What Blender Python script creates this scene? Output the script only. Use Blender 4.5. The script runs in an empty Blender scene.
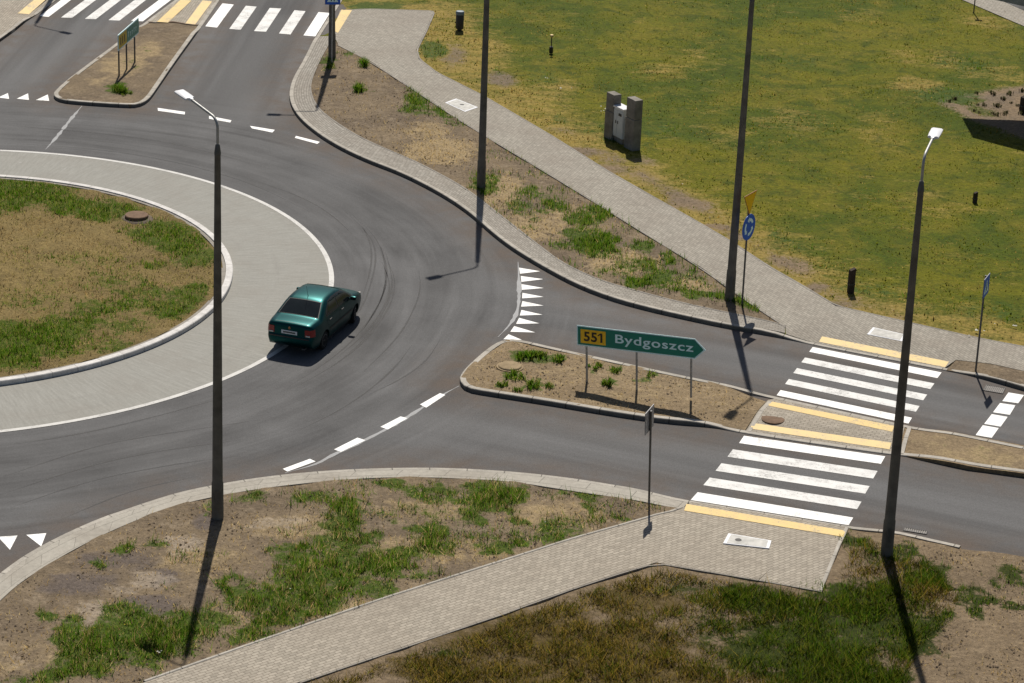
import bpy, bmesh, math, random
import numpy as np
from mathutils import Vector, Matrix
from mathutils.geometry import delaunay_2d_cdt

random.seed(7); rng = np.random.default_rng(11)
R = math.radians
scene = bpy.context.scene
COL = scene.collection

# ------------------------------------------------------------------ camera (calibrated from the photograph)
IW, IH = 1024, 683
F, PITCH, ROLL, CAMH = 2573.56, 0.3790, 0.0426, 28.617
CX, CY, R_APRON, R_ISLE = -18.533, 75.516, 12.788, 9.627
FW = np.array([0, math.cos(PITCH), -math.sin(PITCH)])
_rt = np.array([1.0, 0, 0]); _up = np.array([0, math.sin(PITCH), math.cos(PITCH)])
RT = math.cos(ROLL)*_rt + math.sin(ROLL)*_up
UP = -math.sin(ROLL)*_rt + math.cos(ROLL)*_up

def ray(x, y, z=0.0):
    """survey point: where the photograph's pixel meets the level z"""
    d = FW + (x-IW/2)/F*RT - (y-IH/2)/F*UP
    s = (z-CAMH)/d[2]
    return np.array([s*d[0], s*d[1], z])

cam_d = bpy.data.cameras.new('camera'); cam = bpy.data.objects.new('camera', cam_d); COL.objects.link(cam)
cam_d.sensor_width = 36; cam_d.lens = F/IW*36; cam_d.clip_start = 1; cam_d.clip_end = 6000
cam.matrix_world = Matrix(((RT[0], UP[0], -FW[0], 0), (RT[1], UP[1], -FW[1], 0), (RT[2], UP[2], -FW[2], CAMH), (0, 0, 0, 1)))
scene.camera = cam

# ------------------------------------------------------------------ light
ELEV = R(53.3)
SHX, SHY = 0.02, -1.0
w = bpy.data.worlds.new('World'); scene.world = w; w.use_nodes = True
nt = w.node_tree; nt.nodes.clear()
sky = nt.nodes.new('ShaderNodeTexSky'); sky.sky_type = 'NISHITA'; sky.sun_disc = False
sky.sun_elevation = ELEV; sky.sun_rotation = R(0); sky.air_density = 1.0; sky.dust_density = 1.2
bg = nt.nodes.new('ShaderNodeBackground'); bg.inputs[1].default_value = 0.050
wo = nt.nodes.new('ShaderNodeOutputWorld')
nt.links.new(sky.outputs[0], bg.inputs[0]); nt.links.new(bg.outputs[0], wo.inputs[0])
sl = bpy.data.lights.new('sun', 'SUN'); sl.energy = 4.7; sl.angle = R(0.5); sl.color = (1.0, 0.94, 0.84)
so = bpy.data.objects.new('sun', sl); COL.objects.link(so)
ldir = Vector((SHX*math.cos(ELEV), SHY*math.cos(ELEV), -math.sin(ELEV)))
so.rotation_euler = ldir.to_track_quat('-Z', 'Y').to_euler(); so.location = (0, 120, 80)
scene.view_settings.view_transform = 'Standard'; scene.view_settings.look = 'None'
scene.view_settings.exposure = 0.20; scene.view_settings.gamma = 1.0

# ------------------------------------------------------------------ tags and linking
def tag(o, label=None, cat=None, group=None, kind=None):
    if label: o['label'] = label
    if cat: o['category'] = cat
    if group: o['group'] = group
    if kind: o['kind'] = kind
    return o
def link(o, parent=None):
    COL.objects.link(o)
    if parent is not None: o.parent = parent
    return o
def empty(name, loc=(0, 0, 0), rz=0.0):
    o = bpy.data.objects.new(name, None); COL.objects.link(o)
    o.location = loc; o.rotation_euler = (0, 0, rz); o.empty_display_size = 0.3
    return o
def mesh_obj(name, verts, faces, mat, parent=None, smooth=None):
    me = bpy.data.meshes.new(name); me.from_pydata([tuple(v) for v in verts], [], [tuple(f) for f in faces])
    me.update()
    if mat: me.materials.append(mat)
    if smooth is not None:
        me.polygons.foreach_set('use_smooth', [True]*len(me.polygons)); me.set_sharp_from_angle(angle=R(smooth))
    return link(bpy.data.objects.new(name, me), parent)
def bm_obj(name, bm, mat, parent=None, smooth=None):
    me = bpy.data.meshes.new(name); bm.normal_update(); bm.to_mesh(me); bm.free()
    if mat: me.materials.append(mat)
    if smooth is not None:
        me.polygons.foreach_set('use_smooth', [True]*len(me.polygons)); me.set_sharp_from_angle(angle=R(smooth))
    return link(bpy.data.objects.new(name, me), parent)

# ------------------------------------------------------------------ mesh helpers
def add_box(bm, c, s, rz=0.0, bev=0.0, mtx=None):
    r = bmesh.ops.create_cube(bm, size=1.0); vs = r['verts']
    bmesh.ops.scale(bm, vec=s, verts=vs)
    if bev > 0:
        es = list({e for v in vs for e in v.link_edges})
        rb = bmesh.ops.bevel(bm, geom=es, offset=bev, segments=2, affect='EDGES', profile=0.5)
        vs = list({v for f in rb['faces'] for v in f.verts} | {v for v in vs if v.is_valid})
    M = Matrix.Translation(c) @ Matrix.Rotation(rz, 4, 'Z')
    if mtx is not None: M = mtx @ M
    bmesh.ops.transform(bm, matrix=M, verts=vs)
    return vs
def add_tube(bm, pts, radii, seg=12, caps=True):
    pts = [Vector(p) for p in pts]
    if not isinstance(radii, (list, tuple)): radii = [radii]*len(pts)
    rings = []; prev = None
    for i, p in enumerate(pts):
        if i == 0: d = pts[1]-pts[0]
        elif i == len(pts)-1: d = pts[-1]-pts[-2]
        else: d = (pts[i+1]-pts[i]).normalized() + (pts[i]-pts[i-1]).normalized()
        d.normalize()
        if prev is None:
            a = Vector((1, 0, 0)) if abs(d.x) < 0.8 else Vector((0, 1, 0))
            n = d.cross(a).normalized()
        else:
            n = (prev - d*prev.dot(d)).normalized()
        prev = n; b = d.cross(n)
        rings.append([bm.verts.new(p + (n*math.cos(2*math.pi*k/seg) + b*math.sin(2*math.pi*k/seg))*radii[i]) for k in range(seg)])
    for i in range(len(rings)-1):
        for k in range(seg):
            bm.faces.new((rings[i][k], rings[i][(k+1) % seg], rings[i+1][(k+1) % seg], rings[i+1][k]))
    if caps:
        bm.faces.new(rings[0][::-1]); bm.faces.new(rings[-1])
def add_lathe(bm, prof, seg=24, M=None):
    rings = []
    for r, z in prof:
        rings.append([bm.verts.new((r*math.cos(2*math.pi*k/seg), r*math.sin(2*math.pi*k/seg), z)) for k in range(seg)])
    for i in range(len(rings)-1):
        for k in range(seg):
            bm.faces.new((rings[i][k], rings[i][(k+1) % seg], rings[i+1][(k+1) % seg], rings[i+1][k]))
    bm.faces.new(rings[0][::-1]); bm.faces.new(rings[-1])
    if M is not None:
        bmesh.ops.transform(bm, matrix=M, verts=[v for r_ in rings for v in r_])
def add_prism(bm, poly, y0, y1):
    """polygon in (x, z) extruded along y"""
    a = [bm.verts.new((x, y0, z)) for x, z in poly]; b = [bm.verts.new((x, y1, z)) for x, z in poly]
    n = len(poly)
    bm.faces.new(a); bm.faces.new(b[::-1])
    for i in range(n): bm.faces.new((a[(i+1) % n], a[i], b[i], b[(i+1) % n]))

# ------------------------------------------------------------------ material helpers
class NT:
    def __init__(s, name):
        s.m = bpy.data.materials.new(name); s.m.use_nodes = True; s.t = s.m.node_tree; s.t.nodes.clear()
        s.out = s.t.nodes.new('ShaderNodeOutputMaterial')
    def n(s, typ, **kw):
        nd = s.t.nodes.new('ShaderNode'+typ)
        for k, v in kw.items():
            if k.startswith('_'): setattr(nd, k[1:], v)
        for k, v in kw.items():
            if k.startswith('_'): continue
            key = int(k[1:]) if k[0] == 'i' and k[1:].isdigit() else k.replace('__', ' ')
            inp = nd.inputs[key]
            if isinstance(v, bpy.types.NodeSocket): s.t.links.new(v, inp)
            else: inp.default_value = v
        return nd
    def math(s, op, a, b=0.0, c=0.0, clamp=False):
        return s.n('Math', _operation=op, _use_clamp=clamp, i0=a, i1=b, i2=c).outputs[0]
    def noise(s, vec, scale, detail=4, rough=0.55, dist=0.0):
        return s.n('TexNoise', Vector=vec, Scale=scale, Detail=detail, Roughness=rough, Distortion=dist).outputs['Fac']
    def ramp(s, fac, lo, hi, a=0.0, b=1.0):
        return s.n('MapRange', _clamp=True, i0=fac, i1=lo, i2=hi, i3=a, i4=b).outputs[0]
    def mix(s, fac, a, b, mode='MIX'):
        nd = s.t.nodes.new('ShaderNodeMix'); nd.data_type = 'RGBA'; nd.blend_type = mode
        for i, v in ((0, fac), (6, a), (7, b)):
            if isinstance(v, bpy.types.NodeSocket): s.t.links.new(v, nd.inputs[i])
            else: nd.inputs[i].default_value = v if i == 0 else (*v, 1)
        return nd.outputs[2]
    def attr(s, name): return s.n('Attribute', _attribute_name=name)
    def coord(s): return s.n('TexCoord').outputs['Object']
    def uv(s): return s.n('UVMap', _uv_map='UVMap').outputs[0]
    def mapping(s, vec, scale=(1, 1, 1), rot=(0, 0, 0), loc=(0, 0, 0)):
        return s.n('Mapping', Vector=vec, Scale=scale, Rotation=rot, Location=loc).outputs[0]
    def bsdf(s, color, rough=0.8, bump=None, bstr=0.3, bdist=0.02, **kw):
        if rough >= .75: kw.setdefault('Specular__IOR__Level', 0.12)
        b = s.n('BsdfPrincipled', Roughness=rough, **kw)
        if isinstance(color, bpy.types.NodeSocket): s.t.links.new(color, b.inputs['Base Color'])
        else: b.inputs['Base Color'].default_value = (*color, 1)
        if bump is not None:
            bp = s.n('Bump', Strength=bstr, Distance=bdist, Height=bump)
            s.t.links.new(bp.outputs[0], b.inputs['Normal'])
        s.t.links.new(b.outputs[0], s.out.inputs[0])
        return s.m
def simple(name, col, rough=0.6, metal=0.0, var=0.25, scale=6.0, **kw):
    n = NT(name); c = n.coord()
    f = n.ramp(n.noise(c, scale, 5), 0.3, 0.7)
    dark = tuple(x*(1-var) for x in col); lite = tuple(min(1, x*(1+var*0.6)) for x in col)
    return n.bsdf(n.mix(f, dark, lite), rough, bump=n.noise(c, scale*8, 3), bstr=0.08, bdist=0.01, Metallic=metal, **kw)

# asphalt: streaks run round the ring and along the two arms; brown grit lies along the kerbs
ANG_E, ANG_N = -0.31, 1.30       # headings of the two arms, refined below
def mat_asphalt():
    n = NT('asphalt'); c = n.coord()
    sep = n.n('SeparateXYZ', Vector=c)
    dx = n.math('SUBTRACT', sep.outputs[0], CX); dy = n.math('SUBTRACT', sep.outputs[1], CY)
    rad = n.math('SQRT', n.math('ADD', n.math('MULTIPLY', dx, dx), n.math('MULTIPLY', dy, dy)))
    th = n.math('ARCTAN2', dy, dx)
    pol = n.n('CombineXYZ', X=rad, Y=n.math('MULTIPLY', th, 1.6)).outputs[0]
    ring1 = n.noise(n.mapping(pol, (1.0, 1.0, 1)), 1.3, 4, 0.6, 0.6)
    ring2 = n.noise(n.mapping(pol, (3.2, 0.7, 1)), 1.6, 3, 0.6, 0.4)
    ringf = n.math('ADD', n.math('MULTIPLY', ring1, 0.45), n.math('ADD', n.math('MULTIPLY', ring2, 0.15), n.math('MULTIPLY', n.noise(c, 0.35, 4, 0.6), 0.40)))
    eastf = n.noise(n.mapping(n.mapping(c, rot=(0, 0, -ANG_E)), (0.035, 1.0, 1)), 0.95, 3, 0.5)
    northf = n.noise(n.mapping(n.mapping(c, rot=(0, 0, -ANG_N)), (0.035, 1.0, 1)), 0.95, 3, 0.5)
    ne = n.ramp(sep.outputs[1], 76, 88)
    armf = n.n('Mix', i0=ne, i2=eastf, i3=northf).outputs[0]
    onarm = n.ramp(rad, 18.5, 23.5)
    streak = n.n('Mix', i0=onarm, i2=ringf, i3=armf).outputs[0]
    base = n.mix(n.ramp(streak, 0.36, 0.64), (0.064, 0.063, 0.064), (0.134, 0.133, 0.135))
    # lane wear: smooth polished middle of the carriageway from the mesh attribute
    wear = n.attr('wear').outputs['Fac']
    base = n.mix(n.math('MULTIPLY', wear, 0.5), base, (0.148, 0.146, 0.147))
    big = n.noise(c, 0.16, 4, 0.6)
    base = n.mix(n.ramp(big, 0.35, 0.7, 0.0, 0.35), base, (0.088, 0.086, 0.086))
    edge = n.attr('edge').outputs['Fac']
    ed = n.math('MULTIPLY', edge, n.ramp(n.noise(c, 0.9, 5, 0.65), 0.3, 0.65), clamp=True)
    base = n.mix(n.math('MULTIPLY', ed, 0.9), base, (0.104, 0.082, 0.067))
    dust = n.ramp(n.noise(c, 1.7, 6, 0.7), 0.6, 0.8, 0, 0.25)
    base = n.mix(dust, base, (0.175, 0.170, 0.165))
    sp = n.n('TexVoronoi', Vector=c, Scale=42.0)
    g = n.math('MULTIPLY', n.ramp(n.noise(c, 26, 3, 0.7), 0.3, 0.7, 0.80, 1.20), n.ramp(n.noise(c, 9, 4, 0.7), 0.3, 0.7, 0.92, 1.08))
    g2 = n.math('MULTIPLY', g, n.ramp(sp.outputs['Distance'], 0.05, 0.6, 1.08, 0.93))
    base = n.mix(1.0, base, n.n('CombineColor', Red=g2, Green=g2, Blue=g2).outputs[0], 'MULTIPLY')
    return n.bsdf(base, 0.82, bump=n.noise(c, 60, 2), bstr=0.35, bdist=0.01)

def mat_soil(name, soil_a, soil_b, pale, dry, green, green2, dirtbias=0.0, bumpy=0.5):
    """earth with dry litter; attributes 'green' and 'dry' say where plants grow"""
    n = NT(name); c = n.coord()
    big = n.noise(c, 0.55, 5, 0.62); mid = n.noise(c, 2.6, 6, 0.68); fine = n.noise(c, 11, 5, 0.75)
    col = n.mix(n.ramp(big, 0.35, 0.65), soil_a, soil_b)
    col = n.mix(n.ramp(mid, 0.52, 0.72, 0, 0.75), col, pale)
    dr = n.math('ADD', n.attr('dry').outputs['Fac'], n.ramp(mid, 0.3, 0.75, -0.45, 0.35))
    col = n.mix(n.ramp(dr, 0.35, 0.85, 0, 0.85), col, dry)
    ash = n.math('ADD', n.attr('ash').outputs['Fac'], n.ramp(mid, 0.3, 0.7, -0.3, 0.3))
    col = n.mix(n.ramp(ash, 0.3, 0.8, 0, 0.85), col, (0.108, 0.088, 0.078))
    grit = n.math('ADD', n.attr('grit').outputs['Fac'], n.ramp(n.noise(c, 6.0, 6, 0.75), 0.3, 0.7, -0.45, 0.35))
    col = n.mix(n.ramp(grit, 0.3, 0.85, 0, 0.62), col, (0.315, 0.262, 0.205))
    gr = n.math('ADD', n.attr('green').outputs['Fac'], n.ramp(n.noise(c, 2.6, 7, 0.78), 0.30, 0.70, -0.75, 0.42))
    gcol = n.mix(n.ramp(fine, 0.3, 0.7), green, green2)
    col = n.mix(n.ramp(gr, 0.30, 0.62, 0, 0.95), col, gcol)
    v = n.math('MULTIPLY', n.ramp(fine, 0.3, 0.7, 0.60, 1.32), n.ramp(n.noise(c, 32, 3, 0.8), 0.3, 0.7, 0.74, 1.24))
    col = n.mix(1.0, col, n.n('CombineColor', Red=v, Green=v, Blue=v).outputs[0], 'MULTIPLY')
    h = n.math('ADD', n.math('MULTIPLY', fine, 0.5), mid)
    return n.bsdf(col, 0.95, bump=h, bstr=bumpy, bdist=0.12)

def mat_lawn():
    n = NT('lawn_grass'); c = n.coord()
    big = n.noise(c, 0.13, 5, 0.62, 0.9); med = n.noise(c, 0.42, 5, 0.65, 0.6)
    str_ = n.noise(n.mapping(c, (0.45, 1.0, 1), rot=(0, 0, 0.5)), 1.5, 6, 0.72)
    fine = n.noise(c, 7.5, 5, 0.8); vf = n.noise(c, 22, 3, 0.8)
    col = n.mix(n.ramp(big, 0.42, 0.58), (0.054, 0.076, 0.003), (0.112, 0.110, 0.004))
    col = n.mix(n.ramp(med, 0.47, 0.66, 0, 0.8), col, (0.140, 0.122, 0.010))
    col = n.mix(n.ramp(n.noise(c, 0.9, 6, 0.7, 0.8), 0.50, 0.66, 0, 0.8), col, (0.034, 0.054, 0.003))
    dr = n.math('ADD', n.attr('dry').outputs['Fac'], n.ramp(str_, 0.42, 0.74, -0.28, 0.66))
    dr = n.math('ADD', dr, n.ramp(fine, 0.3, 0.7, -0.32, 0.32))
    col = n.mix(n.ramp(dr, 0.22, 0.95, 0, 0.85), col, (0.265, 0.190, 0.052))
    fl = n.noise(n.mapping(c, (0.8, 2.2, 1), rot=(0, 0, 0.55)), 3.2, 5, 0.75, 0.5)
    dr = n.math('ADD', dr, n.ramp(fl, 0.38, 0.66, -0.30, 0.38))
    bare = n.math('ADD', n.attr('bare').outputs['Fac'], n.ramp(fine, 0.3, 0.7, -0.35, 0.3))
    col = n.mix(n.ramp(bare, 0.35, 0.75), col, n.mix(n.ramp(med, 0.4, 0.6), (0.20, 0.145, 0.09), (0.155, 0.12, 0.085)))
    gr = n.math('ADD', n.attr('green').outputs['Fac'], n.ramp(n.noise(c, 3.4, 5, 0.7), 0.3, 0.7, -0.4, 0.3))
    col = n.mix(n.ramp(gr, 0.3, 0.65, 0, 0.85), col, (0.045, 0.078, 0.012))
    v = n.math('MULTIPLY', n.ramp(fine, 0.3, 0.7, 0.55, 1.36), n.ramp(vf, 0.3, 0.7, 0.72, 1.25))
    col = n.mix(1.0, col, n.n('CombineColor', Red=v, Green=v, Blue=v).outputs[0], 'MULTIPLY')
    return n.bsdf(col, 0.9, bump=n.math('ADD', fine, med), bstr=0.5, bdist=0.10)

def mat_pavers(name, ca, cb, cm, bw=0.2, bh=0.1, stain=(0.20, 0.17, 0.14)):
    n = NT(name); u = n.uv(); c = n.coord()
    br = n.n('TexBrick', Vector=u, Scale=1.0, Color1=(*ca, 1), Color2=(*cb, 1), Mortar=(*cm, 1), Mortar__Size=0.008, Bias=0.0, Brick__Width=bw, Row__Height=bh)
    br.offset = 0.5
    col = n.mix(n.ramp(n.noise(c, 0.5, 5, 0.6), 0.42, 0.72, 0, 0.45), br.outputs['Color'], stain)
    v = n.ramp(n.noise(c, 7, 5, 0.75), 0.25, 0.75, 0.78, 1.18)
    col = n.mix(1.0, col, n.n('CombineColor', Red=v, Green=v, Blue=v).outputs[0], 'MULTIPLY')
    return n.bsdf(col, 0.85, bump=n.math('MULTIPLY', br.outputs['Fac'], -1.0), bstr=0.4, bdist=0.01)

def mat_concrete_apron():
    n = NT('brushed_concrete'); c = n.coord()
    sep = n.n('SeparateXYZ', Vector=c)
    dx = n.math('SUBTRACT', sep.outputs[0], CX); dy = n.math('SUBTRACT', sep.outputs[1], CY)
    rad = n.math('SQRT', n.math('ADD', n.math('MULTIPLY', dx, dx), n.math('MULTIPLY', dy, dy)))
    th = n.math('ARCTAN2', dy, dx)
    pol = n.n('CombineXYZ', X=rad, Y=n.math('MULTIPLY', th, 11)).outputs[0]
    a = n.noise(n.mapping(pol, (0.35, 3.0, 1)), 3.5, 4, 0.7)
    b = n.noise(c, 0.7, 5, 0.65); g = n.noise(n.mapping(pol, (2.2, 0.25, 1)), 1.1, 3, 0.6)
    col = n.mix(n.ramp(a, 0.30, 0.72), (0.232, 0.227, 0.206), (0.300, 0.294, 0.270))
    col = n.mix(n.ramp(b, 0.45, 0.72, 0, 0.55), col, (0.235, 0.220, 0.195))
    col = n.mix(n.ramp(g, 0.55, 0.75, 0, 0.35), col, (0.205, 0.195, 0.178))
    wv = n.ramp(n.noise(c, 1.6, 3, 0.5), 0.7, 0.78, 0, 0.5)
    col = n.mix(wv, col, (0.38, 0.37, 0.35))
    v = n.ramp(n.noise(c, 14, 4, 0.8), 0.25, 0.75, 0.88, 1.1)
    col = n.mix(1.0, col, n.n('CombineColor', Red=v, Green=v, Blue=v).outputs[0], 'MULTIPLY')
    return n.bsdf(col, 0.85, bump=a, bstr=0.2, bdist=0.01)

def mat_paint(name, col, worn, amount):
    n = NT(name); c = n.coord()
    f = n.math('ADD', n.ramp(n.noise(c, 2.2, 6, 0.7), 0.35, 0.7), n.ramp(n.noise(c, 17, 4, 0.8), 0.3, 0.7, -0.3, 0.3))
    k = n.mix(n.ramp(f, 0.3, 1.0, 0, amount), col, worn)
    chip = n.math('ADD', n.noise(c, 13, 5, 0.8), n.math('MULTIPLY', n.noise(c, 1.1, 3, 0.6), 0.5))
    k = n.mix(n.ramp(chip, 0.80, 0.92, 0, amount), k, (0.17, 0.165, 0.16))
    return n.bsdf(k, 0.6, bump=n.noise(c, 50, 2), bstr=0.15, bdist=0.005)

def mat_kerb(name, ca, cb, joint=1.0, jc=(0.15, 0.138, 0.12), face_shade=False):
    n = NT(name); u = n.uv(); c = n.coord()
    br = n.n('TexBrick', Vector=u, Scale=1.0, Color1=(*ca, 1), Color2=(*cb, 1), Mortar=(*jc, 1), Mortar__Size=0.016, Brick__Width=joint, Row__Height=20.0)
    br.offset = 0.0
    v = n.math('MULTIPLY', n.ramp(n.noise(c, 3, 6, 0.7), 0.25, 0.75, 0.72, 1.16), n.ramp(n.noise(c, 24, 3, 0.8), 0.3, 0.7, 0.9, 1.1))
    if face_shade:
        uvx = n.n('SeparateXYZ', Vector=u); v = n.math('MULTIPLY', v, n.ramp(uvx.outputs[1], 0.17, 0.20, 0.42, 1.0))  # road-side face painted darker, deepening its shade in the stone colour
    col = n.mix(1.0, br.outputs['Color'], n.n('CombineColor', Red=v, Green=v, Blue=v).outputs[0], 'MULTIPLY')
    return n.bsdf(col, 0.88, bump=n.noise(c, 30, 3), bstr=0.15, bdist=0.01)

def mat_blades():
    n = NT('grass_blades'); a = n.attr('col').outputs['Color']
    a2 = n.mix(1.0, a, (1.75, 1.75, 1.6), 'MULTIPLY')
    d = n.n('BsdfDiffuse', Color=a2); t = n.n('BsdfTranslucent', Color=a2)
    m = n.n('MixShader', i0=0.5, i1=d.outputs[0], i2=t.outputs[0])
    n.t.links.new(m.outputs[0], n.out.inputs[0]); return n.m

def mat_glass(name, col=(0.012, 0.016, 0.017), rough=0.04):
    n = NT(name); c = n.coord()
    return n.bsdf(n.mix(n.ramp(n.noise(c, 3, 2), 0.3, 0.7), tuple(x*0.7 for x in col), col), rough, Specular__IOR__Level=0.35)

def mat_carpaint():
    n = NT('car_paint'); c = n.coord()
    fl = n.noise(c, 300, 2, 0.6); du = n.noise(c, 3, 5, 0.7)
    col = n.mix(n.ramp(fl, 0.3, 0.7), (0.0002, 0.034, 0.034), (0.0003, 0.048, 0.049))
    col = n.mix(n.ramp(du, 0.5, 0.8, 0, 0.06), col, (0.06, 0.08, 0.08))
    return n.bsdf(col, 0.36, Metallic=0.75, Coat__Weight=0.07, Coat__Roughness=0.05, Specular__IOR__Level=0.2)

M = {}
M['asphalt'] = None
M['lawn'] = mat_lawn()
M['soil'] = mat_soil('verge_earth', (0.190, 0.144, 0.092), (0.128, 0.098, 0.068), (0.265, 0.210, 0.148), (0.300, 0.225, 0.125), (0.030, 0.060, 0.005), (0.070, 0.096, 0.013))
M['sand'] = mat_soil('island_sand', (0.235, 0.175, 0.105), (0.185, 0.138, 0.086), (0.310, 0.238, 0.150), (0.285, 0.215, 0.118), (0.050, 0.082, 0.014), (0.075, 0.095, 0.022), bumpy=0.45)
M['isle'] = mat_soil('centre_earth', (0.175, 0.128, 0.052), (0.140, 0.104, 0.044), (0.225, 0.165, 0.072), (0.215, 0.158, 0.062), (0.036, 0.068, 0.006), (0.080, 0.096, 0.012), bumpy=0.55)
M['rough'] = mat_soil('rough_ground', (0.195, 0.145, 0.092), (0.150, 0.112, 0.072), (0.270, 0.205, 0.132), (0.080, 0.056, 0.016), (0.018, 0.034, 0.003), (0.034, 0.042, 0.005), bumpy=0.6)
M['bed'] = mat_soil('bed_earth', (0.165, 0.130, 0.095), (0.190, 0.145, 0.098), (0.235, 0.175, 0.11), (0.23, 0.165, 0.08), (0.045, 0.070, 0.014), (0.075, 0.085, 0.02))
M['land'] = simple('far_ground', (0.12, 0.115, 0.05), 0.95, scale=0.2)
M['pave'] = mat_pavers('grey_pavers', (0.345, 0.318, 0.272), (0.268, 0.246, 0.210), (0.155, 0.142, 0.120), 0.20, 0.10)
M['pave_warm'] = mat_pavers('beige_pavers', (0.378, 0.338, 0.280), (0.286, 0.255, 0.210), (0.17, 0.145, 0.115), 0.20, 0.10, stain=(0.23, 0.195, 0.155))
M['band'] = mat_pavers('kerb_band_pavers', (0.335, 0.312, 0.275), (0.250, 0.230, 0.200), (0.12, 0.11, 0.095), 0.20, 0.10)
M['slab'] = mat_pavers('kerb_band_slabs', (0.370, 0.345, 0.300), (0.335, 0.312, 0.270), (0.15, 0.14, 0.12), 1.25, 0.62)
M['kerb'] = mat_kerb('kerb_stone', (0.400, 0.370, 0.325), (0.340, 0.315, 0.275), face_shade=True)
M['edging'] = mat_kerb('edging_stone', (0.285, 0.262, 0.230), (0.235, 0.215, 0.190))
M['kerb_white'] = mat_kerb('white_kerb', (0.60, 0.58, 0.56), (0.55, 0.53, 0.51), 0.8, (0.40, 0.38, 0.36))
M['apron'] = mat_concrete_apron()
M['white'] = mat_paint('white_paint', (0.78, 0.775, 0.76), (0.58, 0.57, 0.55), 0.55)
M['white_worn'] = mat_paint('worn_white_paint', (0.60, 0.595, 0.58), (0.36, 0.355, 0.345), 0.85)
M['line'] = mat_paint('line_paint', (0.47, 0.46, 0.44), (0.34, 0.33, 0.315), 0.8)
M['yellow'] = mat_paint('yellow_tactile', (0.62, 0.44, 0.155), (0.50, 0.37, 0.17), 0.7)
M['seal'] = mat_paint('joint_seal', (0.205, 0.21, 0.22), (0.15, 0.15, 0.155), 0.9)
M['conc'] = simple('concrete_grey', (0.215, 0.198, 0.172), 0.85, scale=3, var=0.35)
M['pole'] = simple('spun_concrete', (0.155, 0.138, 0.112), 0.85, scale=2.2, var=0.4)
M['galv'] = simple('galvanised_steel', (0.36, 0.36, 0.35), 0.55, 0.5, var=0.25, scale=9)
M['steel'] = simple('dark_steel', (0.10, 0.10, 0.10), 0.5, 0.5, scale=9)
M['lamp'] = simple('lamp_housing', (0.72, 0.72, 0.74), 0.35, 0.0, var=0.06)
M['lens'] = mat_glass('lamp_lens', (0.35, 0.36, 0.38), 0.15)
M['green'] = simple('sign_green', (0.0, 0.20, 0.135), 0.4, var=0.12)
M['signwhite'] = simple('sign_white', (0.70, 0.92, 0.93), 0.4, var=0.06)
M['amber'] = simple('sign_amber', (0.95, 0.54, 0.010), 0.4, var=0.1)
M['mustard'] = simple('mustard_panel', (0.58, 0.40, 0.008), 0.5)
M['black'] = simple('black_lettering', (0.028, 0.018, 0.008), 0.5)
M['blue'] = simple('sign_blue', (0.006, 0.105, 0.56), 0.4, var=0.12)
M['signback'] = simple('sign_back', (0.20, 0.20, 0.21), 0.5, 0.3)
M['redrim'] = simple('sign_rim', (0.33, 0.12, 0.03), 0.5)
M['plate'] = simple('cover_plate', (0.50, 0.49, 0.46), 0.8, scale=5)
M['rust'] = simple('rusty_cast_iron', (0.165, 0.110, 0.075), 0.85, scale=6)
M['sandcap'] = simple('sandy_concrete', (0.27, 0.205, 0.125), 0.9, scale=6)
M['bar'] = simple('worn_iron_bars', (0.27, 0.25, 0.23), 0.8)
M['clodm'] = simple('stained_concrete', (0.135, 0.108, 0.085), 0.9)
M['iron'] = simple('cast_iron', (0.045, 0.042, 0.040), 0.7)
M['cabinet'] = simple('cabinet_white', (0.55, 0.58, 0.60), 0.5, var=0.1, scale=4)
M['dark'] = simple('dark_plastic', (0.022, 0.020, 0.020), 0.5)
M['darkwood'] = simple('dark_timber', (0.050, 0.038, 0.030), 0.8, scale=8)
M['bluegrey'] = simple('blue_grey_lid', (0.16, 0.20, 0.23), 0.5)
M['paint'] = mat_carpaint()
M['glass'] = mat_glass('car_glass')
M['trim'] = simple('black_trim', (0.012, 0.012, 0.012), 0.5)
M['tyre'] = simple('tyre_rubber', (0.016, 0.016, 0.016), 0.85)
M['rim'] = simple('wheel_silver', (0.38, 0.38, 0.38), 0.35, 0.6)
M['red'] = simple('tail_lamp_red', (0.26, 0.012, 0.010), 0.22, var=0.2, scale=20)
M['clear'] = simple('lamp_clear', (0.55, 0.50, 0.45), 0.2, var=0.2)
M['platew'] = simple('number_plate_white', (0.62, 0.64, 0.66), 0.5, var=0.05)
M['blade'] = mat_blades()
M['roofm'] = simple('canopy_sheet', (0.30, 0.30, 0.31), 0.6)

# ------------------------------------------------------------------ levels: raised surfaces 0.13 m, dropped at the crossings
CROSS = []
def zf(x, y):
    if not CROSS: return 0.13
    best = 9.0
    for (ax, ay), (bx, by) in CROSS:
        vx, vy = bx-ax, by-ay; L = vx*vx+vy*vy
        t = min(1, max(0, ((x-ax)*vx+(y-ay)*vy)/L))
        d = math.hypot(x-ax-t*vx, y-ay-t*vy)
        if d < best: best = d
    k = min(1, max(0, (best-0.15)/1.5)); k = k*k*(3-2*k)
    return 0.022 + 0.108*k
def G(x, y):
    p = ray(x, y, 0.13)
    for _ in range(2): p = ray(x, y, zf(p[0], p[1]))
    return p
def G2(pts): return [tuple(G(*p)[:2]) for p in pts]
def R2(pts): return [tuple(ray(*p)[:2]) for p in pts]
for a, b in (((812, 345), (944, 371)), ((777, 397), (905, 425)), ((743, 434.5), (889, 455)), ((689, 500.5), (850, 527)),
             ((319, 34), (337, 4)), ((199, 27), (219, 2)), ((145, 22.5), (176, -2)), ((36, 15.5), (58, -1))):
    CROSS.append((tuple(ray(*a)[:2]), tuple(ray(*b)[:2])))

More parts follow.
